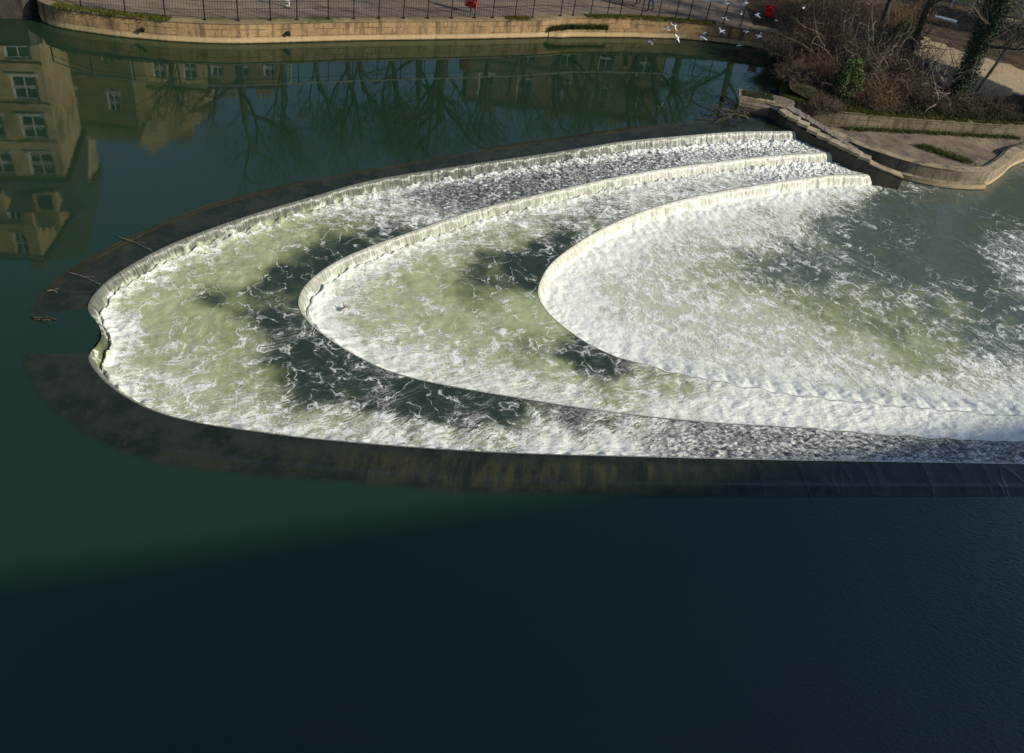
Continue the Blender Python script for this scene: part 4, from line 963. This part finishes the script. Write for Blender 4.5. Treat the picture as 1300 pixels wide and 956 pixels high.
tw = [(-16.1, 43.9, 0, 1.05, 'tall bare tree behind the left part of the railing, seen reflected beside the buildings'), (-14.3, 45.2, 1, 1., 'slender bare tree behind the gauge board, seen reflected'), (-12.6, 45.6, 3, 1.1, 'thin bare sapling on the promenade, first right of the gauge board'), (-11.3, 46.6, 1, 1.05, 'slender bare tree, seen as one of two close parallel stems in the reflection'), (-10.6, 46.9, 3, 1.15, 'thin bare tree, the second of two close parallel stems in the reflection'),
      (-6.4, 48.9, 2, 1.15, 'big spreading bare tree with two arching stems behind the lifebuoy by the railing'), (-7.9, 50.5, 0, 1., 'bare tree further back left of the big spreading one'), (-3.8, 50.2, 1, 1., 'upright bare tree right of the big spreading one'), (-2.3, 52.5, 3, 1.2, 'thin bare tree before the stone terrace, left end'), (.3, 51.9, 2, .9, 'bare tree with a V shaped fork before the stone terrace'), (2.1, 52.8, 1, .9, 'straight bare trunk before the windows of the stone terrace'),
      (5.0, 54., 2, 1.1, 'bare tree cluster at the right end of the stone terrace'), (7.4, 55., 0, .95, 'bare tree with single dark trunk against the reflected sky'), (10.8, 56.5, 0, 1.05, 'bare tree with a long crooked left branch near the shaded bank'), (-19.5, 44., 3, 1.0, 'thin bare tree in front of the gabled house'), (-9.3, 48.6, 3, 1.3, 'thin bare tree between the slender pair and the big spreading one'), (13.2, 57.5, 1, 1., 'bare tree on the bank behind the red lifebuoy in the shade')]
used = set()
for (x, y, k, s, lb) in tw:
    o = tp[k] if k not in used else copy_tree(tp[k]); used.add(k); o.location = (x, y, .98); o.rotation_euler = (0, 0, random.uniform(0, 6.28)); o.scale = (s, s, s); tag(o, lb, 'tree', 'bare trees along the promenade')

# leaf clouds
def leaves(n, fn, size, jitter=.5):
    V_ = []; F_ = []; b = 0
    for _ in range(n):
        c, nn_ = fn(); a = rng.normal(size=3); a /= np.linalg.norm(a); a = a*jitter+nn_*(1-jitter); a /= np.linalg.norm(a)+1e-9
        u_ = np.cross(a, rng.normal(size=3)); u_ /= np.linalg.norm(u_)+1e-9; v_ = np.cross(a, u_); s = size*random.uniform(.6, 1.4)
        V_ += [c-u_*s, c+v_*s*.5, c+u_*s, c-v_*s*.5]; F_.append((b, b+1, b+2, b+3)); b += 4
    return V_, F_
def thicket(x, y, z, rx, ry, h, n, m, label, cat, name='bramble_bush', leaf=None, nl=0, thick=.011):
    t = empty(name, (x, y, z)); tag(t, label, cat); mb = MB()
    for i in range(n):
        a = random.uniform(0, 2*PI); q = math.sqrt(random.random()); bx_, by_ = math.cos(a)*q*rx*.75, math.sin(a)*q*ry*.75
        L = h*random.uniform(.5, 1.25)*(1-.35*q); pts = twist((bx_, by_, -.1), (math.cos(a)*q*.8+random.gauss(0, .25), math.sin(a)*q*.8+random.gauss(0, .25), 1.1), L, 7, .20, .05)
        mb.tube(pts, np.linspace(thick*random.uniform(.7, 1.6), thick*.35, 8), 3, cap=False)
        for k in range(5):
            j = random.randint(2, 7); mb.tube(twist(pts[j], rng.normal(size=3)+np.array([0, 0, .3]), L*random.uniform(.15, .4), 4, .3), np.linspace(thick*.5, thick*.25, 5), 3, cap=False)
    mb.build('stems', m, t)
    if nl:
        def fn():
            a = rng.normal(size=3); a /= np.linalg.norm(a); a[2] = abs(a[2]); q = random.uniform(.35, 1.)**.5
            c = a*np.array([rx, ry, h])*q*.85; c = c*(1+.5*float(fbm(np.array(c[0]*1.6+x), np.array(c[1]*1.6+c[2]*1.3), 3))); return c, a
        mb = MB(); mb.add(*leaves(nl, fn, .045)); mb.build('foliage', leaf, t)
    return t
def gp_(x, y): # ground point under a photo pixel
    z = .6
    for _ in range(12): q = P(x, y, z); z = .5*z+.5*ground_z(q[0], q[1])
    return P(x, y, z)
bl = [(1010, 62, 1.3, 1.0, 1.7, 150, 'twig', 'tangle of bare brown twigs at the water edge left of the green bush'), (1040, 60, 1.5, 1.1, 2.0, 170, 'twigred', 'reddish bare bush rising directly behind the green bush'), (1105, 128, 1.3, .9, 1.5, 170, 'twigred', 'pinkish brown bare bush just right of the green bush'), (1100, 80, 1.4, 1.1, 2.3, 160, 'twig', 'dark bare bush behind the sandy patch, left part of the thicket'),
      (1145, 120, 1.3, .8, 1.4, 170, 'twig', 'dense dark bramble in the middle of the wall top'), (1185, 135, 1.2, .7, 1.1, 150, 'twig', 'low bramble on the wall top in front of the sandy patch'), (1218, 138, 1.0, .7, 1.1, 110, 'leafo', 'greenish low scrub around the foot of the ivy tree'), (1060, 22, 1.8, 1.5, 2.6, 190, 'twig', 'tall bare bush at the top edge above the green bush'),
      (1115, 40, 1.7, 1.3, 2.6, 180, 'twigred', 'tall reddish bare bush behind the thicket'), (1005, 25, 1.5, 1.2, 2.0, 140, 'twigred', 'bare bush beside the red lifebuoy, at the top edge'), (1155, 92, .9, .8, 2.0, 110, 'twig', 'upright bare bush at the left edge of the sandy patch'), (1260, 135, 1.3, .8, 1.0, 110, 'twig', 'low dark scrub right of the ivy tree on the shaded bank'), (1150, 25, 1.2, 1.0, 2.2, 120, 'twigred', 'bare bush at the top edge left of the pale bench')]
bl += [(992, 66, 1.2, .9, 1.3, 150, 'twig', 'low bare scrub hanging over the dark water corner below the red lifebuoy'), (1010, 98, 1.2, 1.0, 1.0, 150, 'twig', 'low dark scrub on the water edge between the lifebuoy and the wing wall'), (1035, 95, 1.2, .9, 1.5, 150, 'twigred', 'reddish scrub immediately left of the green bush'), (1050, 135, 1.0, .7, .7, 110, 'twig', 'low brown scrub on the slope above the stepped slabs'), (1080, 50, 1.6, 1.2, 2.2, 170, 'twig', 'dark bare bush filling the thicket above the green bush'), (1035, 35, 1.5, 1.2, 2.2, 160, 'twig', 'bare bush in the thicket midway between the lifebuoy and the green bush'), (1130, 100, 1.2, .9, 1.9, 160, 'twig', 'dark tangle of stems in the centre of the thicket')]
for (x, y, rx, ry, h, n_, m_, lb) in bl:
    n_ = int(n_*2.1)
    q = gp_(x, y); thicket(q[0], q[1], q[2]-.05, rx, ry, h, n_, M[m_] if m_ != 'leafo' else M['twig'], lb, 'bush', leaf=M['leafo'], nl=(1400 if m_ == 'leafo' else 250 if x in (1100, 1060) else 0))
for (x, y, h_, m_, lb) in ((1052, 78, 4.2, 'twig', 'tall many stemmed leafless sapling left of the green bush, thick brown stems'), (1092, 100, 4.0, 'paleb', 'pale many stemmed leafless sapling right behind the green bush'), (1128, 118, 3.6, 'twig', 'brown many stemmed leafless sapling in front of the thicket centre'), (1165, 112, 3.6, 'paleb', 'pale leafless sapling at the near edge of the sandy patch'), (1075, 30, 4.5, 'paleb', 'pale tall leafless sapling at the top edge above the green bush'), (1020, 50, 3.4, 'twig', 'brown leafless sapling just right of the red lifebuoy'), (1140, 60, 4.5, 'twig', 'tall leafless sapling behind the thicket with rising brown stems')):
    q = gp_(x, y); thicket(q[0], q[1], q[2]-.05, .9, .7, h_, 30, M[m_], lb, 'sapling', 'leafless_sapling', thick=.026)
q = gp_(1076, 122); t = thicket(q[0]-.2, q[1]+.2, q[2]-.1, .85, .8, 2.3, 60, M['twig'], 'rounded dense green evergreen bush above the retaining wall', 'bush', 'evergreen_bush', M['leafb'], 15000)
q = gp_(1040, 12)
q = gp_(1138, 62); thicket(q[0], q[1], q[2], 1.1, .9, 2.2, 60, M['twig'], 'loose olive green shrub among the bare brown bushes', 'bush', 'olive_shrub', M['leafo'], 4200)
q = gp_(1050, 150); 
# low plants on bank top by the wing wall
gp2 = []
for k in range(1500):
    x, y = random.uniform(1005, 1100), random.uniform(112, 160); qq = P(x, y, .5); zz_ = ground_z(qq[0], qq[1])
    if inpolygon(np.array([qq[0]]), np.array([qq[1]]), poly)[0]: gp2.append((qq[0], qq[1], zz_))
tufts('bank_grass', gp2, .14, 6, M['leafo'], .14)
gp2 = []
for k in range(3200):
    x = random.uniform(14.5, 30); y = np.interp(x, [14.2, 17, 20.5, 23.7, 30], [43.55, 44.2, 45.15, 46, 49])+abs(random.gauss(.1, .6)); gp2.append((x, y, ground_z(x, y)))
tufts('verge_grass', gp2, .14, 6, M['leafo'], .15)

# ivy-clad trees on the right
def ivy_tree(px, py, h, r_, lean, label, ivy, m, name='ivy_tree', ivytop=1.):
    q = gp_(px, py); t = empty(name, q); tag(t, label, 'tree'); T_, B_, W_ = MB(), MB(), MB()
    n = 9; pts = np.array([(lean[0]*k/n+random.gauss(0, .05), lean[1]*k/n+random.gauss(0, .05), -.2+h*k/n) for k in range(n+1)]); rad = np.linspace(r_*1.25, r_*.5, n+1)
    T_.tube(pts, rad, 10)
    for k in range(3, n+1):
        for _ in range(2): branch(T_, B_, W_, pts[k], rng.normal(size=3)*np.array([1, 1, .4])+np.array([0, 0, .5]), h*.22, rad[k]*.45, 1, 3, .7, .05, 0)
    T_.build('trunk', m, t, True); B_.build('branches', m, t, True); W_.build('twigs', M['twig'], t, True)
    if ivy:
        def fn():
            s = random.random()**1.1*ivytop; k = s*n; i = min(int(k), n-1); f = k-i; c = pts[i]*(1-f)+pts[i+1]*f; a = random.uniform(0, 2*PI); rr = rad[i]+abs(random.gauss(.10, .10))*(1.3-s*.5)
            nn_ = np.array([math.cos(a), math.sin(a), .2]); return c+nn_*rr, nn_
        mb = MB(); mb.add(*leaves(ivy, fn, .055, .6)); mb.build('ivy', M['leafd'], t)
    return t
ivy_tree(1213, 122, 9, .22, (.4, .2, 0), 'thick trunk wrapped in dark ivy standing on the bank edge', 9000, M['bark'])
ivy_tree(1226, 100, 10, .16, (-1.0, .5, 0), 'slimmer ivy covered trunk just left behind the thick one, pale higher up', 4200, M['paleb'], ivytop=.5)
ivy_tree(1238, 118, 8, .07, (1.6, .6, 0), 'thin bare pale leaning stem right of the ivy trunks', 0, M['paleb'], 'leaning_tree')
ivy_tree(1150, 78, 9, .15, (.3, .8, 0), 'dark bare trunk rising behind the thicket left of the sandy patch', 700, M['bark'], 'bare_bank_tree')
ivy_tree(1112, 52, 9, .13, (.0, .6, 0), 'dark bare trunk at the top edge in the bushes', 0, M['bark'], 'bare_bank_tree')
def evergreen(x, y, h, rx, label, n=14000):  # out-of-view trees, added to throw shade across the right bank
    t = empty('unseen_shade_tree', (x, y, ground_z(x, y)-.1)); tag(t, label, 'tree'); mb = MB(); mb.tube([(0, 0, 0), (.1, .05, h*.5), (.1, .1, h*.9)], [.24, .16, .05], 8); mb.build('trunk', M['bark'], t, True)
    def fn():
        a = rng.normal(size=3); a /= np.linalg.norm(a); q = random.uniform(.4, 1.)**.5; c = a*np.array([rx, rx, h*.48])*q; c = c*(1+.3*float(fbm(np.array(c[0]*.7+x), np.array(c[1]*.7+c[2]*.6), 2))); return c+np.array([0, 0, h*.54]), a
    mb = MB(); mb.add(*leaves(n, fn, .13)); mb.build('crown', M['leafd'], t)
evergreen(27.6, 47.2, 8.5, 1.4, 'dense dark evergreen tree out of view right of the landing, added for its shade')
evergreen(31.5, 57, 11, 2.6, 'tall unseen evergreen tree beyond the right edge, further back, added for its shade')
evergreen(38, 62, 13, 3.2, 'tall unseen evergreen tree beyond the lawn, added for its shade')
mb = MB(); q = gp_(1200, 108)
for i in range(22):
    pts = twist(P(random.uniform(1185, 1222), random.uniform(92, 135), .7), (random.uniform(-1, .6), random.uniform(-.6, .3), random.uniform(.1, .9)), random.uniform(1., 2.4), 8, .16, .03); mb.tube(pts, np.linspace(random.uniform(.012, .03), .006, 9), 4)
o = mb.build('fallen_branches', M['paleb']); tag(o, 'pale fallen branches tangled at the foot of the ivy tree', 'branches')

# ------------------------------------------------------------------ buildings (mostly seen mirrored in the river)
def building(name, x, y, rz, w, d, h, floors, cols, label, wall='bath', wz=1.35, ww_=.8, roof='gable', rh=2.5, z0=.9, chim=2, first=.7, cat='building', dormer=0):
    t = empty(name, (x, y, z0), rz); tag(t, label, cat)
    # near facade is local y=0, spans 0..w
    fh = (h-first)/floors; wins = []
    for f in range(floors):
        for c in range(cols): wins.append((w*(c+.5)/cols, first+fh*f+fh*.25, min(wz, fh*.62)))
    # facade with real openings
    mb = MB(); xs2 = sorted(set([0, w]+[v for (cx, z, hh) in wins for v in (cx-ww_/2, cx+ww_/2)])); zs2 = sorted(set([-1.5, h]+[v for (cx, z, hh) in wins for v in (z, z+hh)]))
    for i in range(len(xs2)-1):
        for j in range(len(zs2)-1):
            xm, zm = (xs2[i]+xs2[i+1])/2, (zs2[j]+zs2[j+1])/2
            hole = any(abs(xm-cx) < ww_/2 and z < zm < z+hh for (cx, z, hh) in wins)
            a, b, c, e = xs2[i], xs2[i+1], zs2[j], zs2[j+1]
            if not hole: mb.add([(a, 0, c), (b, 0, c), (b, 0, e), (a, 0, e)], [(0, 1, 2, 3)])
    for (cx, z, hh) in wins:
        a, b, c, e = cx-ww_/2, cx+ww_/2, z, z+hh; q = .2
        mb.add([(a, 0, c), (b, 0, c), (b, q, c), (a, q, c), (a, 0, e), (b, 0, e), (b, q, e), (a, q, e)], [(0, 1, 2, 3), (7, 6, 5, 4), (0, 3, 7, 4), (1, 5, 6, 2)])
    mb.add([(0, 0, -1.5), (0, d, -1.5), (0, d, h), (0, 0, h), (w, 0, -1.5), (w, d, -1.5), (w, d, h), (w, 0, h)], [(1, 0, 3, 2), (4, 5, 6, 7), (5, 1, 2, 6), (3, 7, 6, 2)])
    for f in range(1, floors+1): mb.box((w/2, -.05, first+fh*f-.06), (w+.1, .10, .12))
    mb.build('wall', M[wall], t)
    fr_me = {}
    for (cx, z, hh) in wins:
        key = round(hh, 2)
        if key not in fr_me:
            mb = MB(); fw_ = .10
            mb.box((0, .1, hh/2), (ww_-.02, .05, fw_)); mb.box((0, .1, fw_/2), (ww_, .05, fw_)); mb.box((0, .1, hh-fw_/2), (ww_, .05, fw_))
            for s in (-1, 1): mb.box((s*(ww_/2-fw_/2), .1, hh/2), (fw_, .05, hh))
            mb.box((0, .103, hh/2), (.04, .04, hh)); mb.box((0, -.04, -.05), (ww_+.16, .14, .09))
            o = mb.build('window', M['whitepaint'], t); p_ = MB(); p_.box((0, .16, hh/2), (ww_, .02, hh)); o2 = p_.build('pane', M['glass'], o); fr_me[key] = (o.data, o2.data)
        else:
            o = bpy.data.objects.new('window', fr_me[key][0]); COL.objects.link(o); o.parent = t; o2 = bpy.data.objects.new('pane', fr_me[key][1]); COL.objects.link(o2); o2.parent = o
        o.location = (cx, 0, z)
    ov = .25; mb = MB()
    if roof == 'gable':   # ridge parallel to facade
        vs = [(-ov, -ov, h), (w+ov, -ov, h), (w+ov, d+ov, h), (-ov, d+ov, h), (-ov, d/2, h+rh), (w+ov, d/2, h+rh)]; mb.add(vs, [(0, 1, 5, 4), (2, 3, 4, 5), (1, 2, 5), (3, 0, 4), (3, 2, 1, 0)])
    elif roof == 'front':  # gable end to the river
        vs = [(-ov, -ov, h), (w+ov, -ov, h), (w+ov, d+ov, h), (-ov, d+ov, h), (w/2, -ov, h+rh), (w/2, d+ov, h+rh)]; mb.add(vs, [(0, 4, 5, 3), (1, 2, 5, 4), (2, 3, 5), (3, 2, 1, 0)])
        mg = MB(); mg.add([(0, -.02, h+.002), (w, -.02, h+.002), (w/2, -.02, h+rh), (0, -.28, h+.002), (w, -.28, h+.002), (w/2, -.28, h+rh+.03)], [(3, 4, 5), (0, 3, 5, 2), (4, 1, 2, 5)]); mg.build('gable', M[wall], t)
    else:
        mb.box((w/2, d/2, h+.15), (w+.3, d+.3, .3)); mb.box((w/2, .1, h+.55), (w+.1, .25, .6))
    rf = mb.build('roof', M['roof'] if roof != 'flat' else M[wall], t)
    for k in range(chim):
        cx = w*(k+.5)/chim+random.uniform(-.4, .4); m3 = MB(); cz = h+(rh*.9 if roof != 'flat' else .3); m3.box((cx, d*.5, cz+.2), (1.1, .6, 2.0)); 
        for q in range(3): m3.tube([(cx-.33+q*.33, d*.5, cz+1.2), (cx-.33+q*.33, d*.5, cz+1.6)], .10, 8)
        m3.build('chimney', M['bathd'], rf)
    for k in range(dormer):
        cx = w*(k+.5)/dormer; m3 = MB(); m3.box((cx, d*.18, h+rh*.42), (1.1, 1.4, 1.1)); dm = m3.build('dormer', M[wall], rf); m3 = MB(); m3.box((cx, d*.18-.705, h+rh*.42), (.7, .02, .8)); m3.build('pane', M['glass'], rf)
    return t
building('riverside_house', -38.6, 34.9, math.atan2(.3, .95), 15.2, 5.5, 8.3, 4, 8, 'tall cream stone house with rows of sash windows at the far left', roof='gable', rh=3.6, z0=.3, chim=4, first=.1, dormer=6, wz=1.6, ww_=1.15)
building('domed_hotel', -47, 42.6, .15, 17, 12, 17.5, 7, 8, 'massive tan stone building behind the cream riverside house', rh=4, chim=3, wz=1.6)
building('bridge_shops', -30.5, 50, .12, 5.2, 8, 10.4, 3, 2, 'shaded olive grey building between the riverside house and the gabled house', wall='bathd', roof='flat', chim=1)
building('gabled_house', -27.5, 52.5, .3, 5.6, 8, 8.6, 3, 3, 'lit tan gabled house right of the shaded grey building', roof='front', rh=3.2, chim=1)
building('chimney_house', -22.6, 55, .35, 5, 8, 8.8, 3, 3, 'dark sided stone house with a crenellated chimney right of the gabled house', wall='bathd', rh=1.2, chim=2)
building('rear_house', -34, 60, .3, 9, 8, 14.5, 4, 5, 'pale tan house showing above the shaded grey building', roof='front', rh=3.5, chim=2)
building('stone_terrace', -6.0, 60.5, .12, 13.5, 9, 9.4, 3, 5, 'plain brown stone terrace behind the promenade trees right of centre', wall='bathd', rh=1.3, chim=3, wz=2.0, ww_=1.1)
building('low_pavilion', -18.5, 54.5, .42, 11, 6, 4.0, 1, 6, 'low stone pavilion behind the slender promenade trees', wall='bathd', rh=1.2, chim=0, wz=1.9, ww_=.9)
# abutment at the left edge of the far bank, shade put into its dark colour
ab = empty('bridge_abutment'); tag(ab, 'dark shaded stone abutment meeting the left end of the river wall', 'abutment')
AL = np.array([[-60, 27.5], [-30, 36.9], [-25.2, 38.4], [-23.95, 38.9], [-23.75, 39.4]]); sweep_wall(resample(AL, 120), (-.5, 1.15), 1.2, 'wall_face', M['wet_shaded'], ab); sweep_wall(resample(AL-np.array([0, .06]), 120), (1.152, 1.24), 1.3, 'coping', M['wet_shaded'], ab)
q = BW[:6]; mb = MB()
sweep_wall(BW[:6], (-.5, .93), .5, 'wall_face', M['bank'], rw); sweep_wall(BW[:6]-nlB[:1]*.05, (.933, 1.001), .62, 'coping', M['copem'], rw)

# hedge behind the promenade (dark band reflected at the foot of the trees)
def hedge(x0, y0, x1, y1, h, n_, label):
    t = empty('hedge', ((x0+x1)/2, (y0+y1)/2, .9)); tag(t, label, 'hedge'); L = math.hypot(x1-x0, y1-y0); dx, dy = (x1-x0)/L, (y1-y0)/L
    def fn():
        s = random.uniform(-L/2, L/2); a = random.uniform(0, PI); r_ = random.uniform(.5, 1); hh = h*(1+.3*float(perlin(np.array(s*.8+x0), np.array(.3)))); return np.array([dx*s-dy*math.cos(a)*.8*r_, dy*s+dx*math.cos(a)*.8*r_, hh*math.sin(a)*r_+.05]), np.array([0, 0, 1.])
    mb = MB(); mb.add(*leaves(n_, fn, .12)); mb.build('foliage', M['leafd'], t)
hedge(-19, 48.2, -4, 54.8, 2.2, 9000, 'long dark evergreen hedge behind the left promenade trees')
hedge(-3, 56.0, 9, 60.0, 1.5, 5000, 'low dark evergreen hedge before the stone terrace')

# ------------------------------------------------------------------ near-bank building that the photo was taken from: it throws the big shadow
HB = 18.0
tt_ = HB/math.sin(SUN_EL)*math.cos(SUN_EL); off = SUN_AZ*tt_
p0 = np.array([.5, 14.7])+off; dirb = np.array([.924, .383]); ang = math.atan2(dirb[1], dirb[0])
# facade line origin at x = -14
s0 = (-14-p0[0])/dirb[0]; org = p0+dirb*s0
print('facade y at x=0', p0[1]-p0[0]*dirb[1]/dirb[0])
building('quayside_hotel', org[0], org[1], ang, 130, 14, HB, 5, 24, 'long stone hotel on the near bank whose shadow darkens the water', roof='flat', z0=0, chim=0, rh=0)
bld = [o for o in bpy.data.objects if o.name.startswith('quayside_hotel')][0]
# turn the hotel so that its facade (local y=0) faces the river: body goes away from it
bld.rotation_euler[2] = ang+PI; e = org+dirb*130; bld.location = (e[0], e[1], -0.6)

# ------------------------------------------------------------------ light, world, camera
sun = bpy.data.lights.new('sun', 'SUN'); sun.energy = 4.6; sun.angle = math.radians(1.2); sun.color = (1, .93, .80)
so = bpy.data.objects.new('sun', sun); COL.objects.link(so)
sd = Vector((SUN_AZ[0]*math.cos(SUN_EL), SUN_AZ[1]*math.cos(SUN_EL), math.sin(SUN_EL))); so.rotation_euler = sd.to_track_quat('Z', 'Y').to_euler(); so.location = (30, -10, 40)
wd = bpy.data.worlds.new('World'); SC.world = wd; wd.use_nodes = True; nt = wd.node_tree; nt.nodes.clear()
sk = nt.nodes.new('ShaderNodeTexSky'); sk.sky_type = 'NISHITA'; sk.sun_disc = False; sk.sun_elevation = SUN_EL; sk.sun_rotation = math.atan2(SUN_AZ[0], SUN_AZ[1]); sk.air_density = 1.; sk.dust_density = 1.2; sk.ozone_density = 2.5
bg = nt.nodes.new('ShaderNodeBackground'); bg.inputs[1].default_value = .12; ow = nt.nodes.new('ShaderNodeOutputWorld'); nt.links.new(sk.outputs[0], bg.inputs[0]); nt.links.new(bg.outputs[0], ow.inputs[0])

cam = bpy.data.cameras.new('camera'); co = bpy.data.objects.new('camera', cam); COL.objects.link(co); SC.camera = co
cam.sensor_fit = 'HORIZONTAL'; cam.sensor_width = 36; cam.lens = F/1300*36; cam.shift_y = -45/1300; cam.clip_end = 2000; cam.clip_start = .1
right = Vector(R0*uy+D0*ux); down = Vector(D0*uy-R0*ux); fwd = Vector(FW)
co.matrix_world = Matrix.Translation((0, 0, H)) @ Matrix((right, -down, -fwd)).transposed().to_4x4()
SC.view_settings.view_transform = 'Standard'; SC.view_settings.look = 'None'; SC.view_settings.exposure = .2; SC.view_settings.gamma = 1
SC.cycles.max_bounces = 6; SC.cycles.use_denoising = True
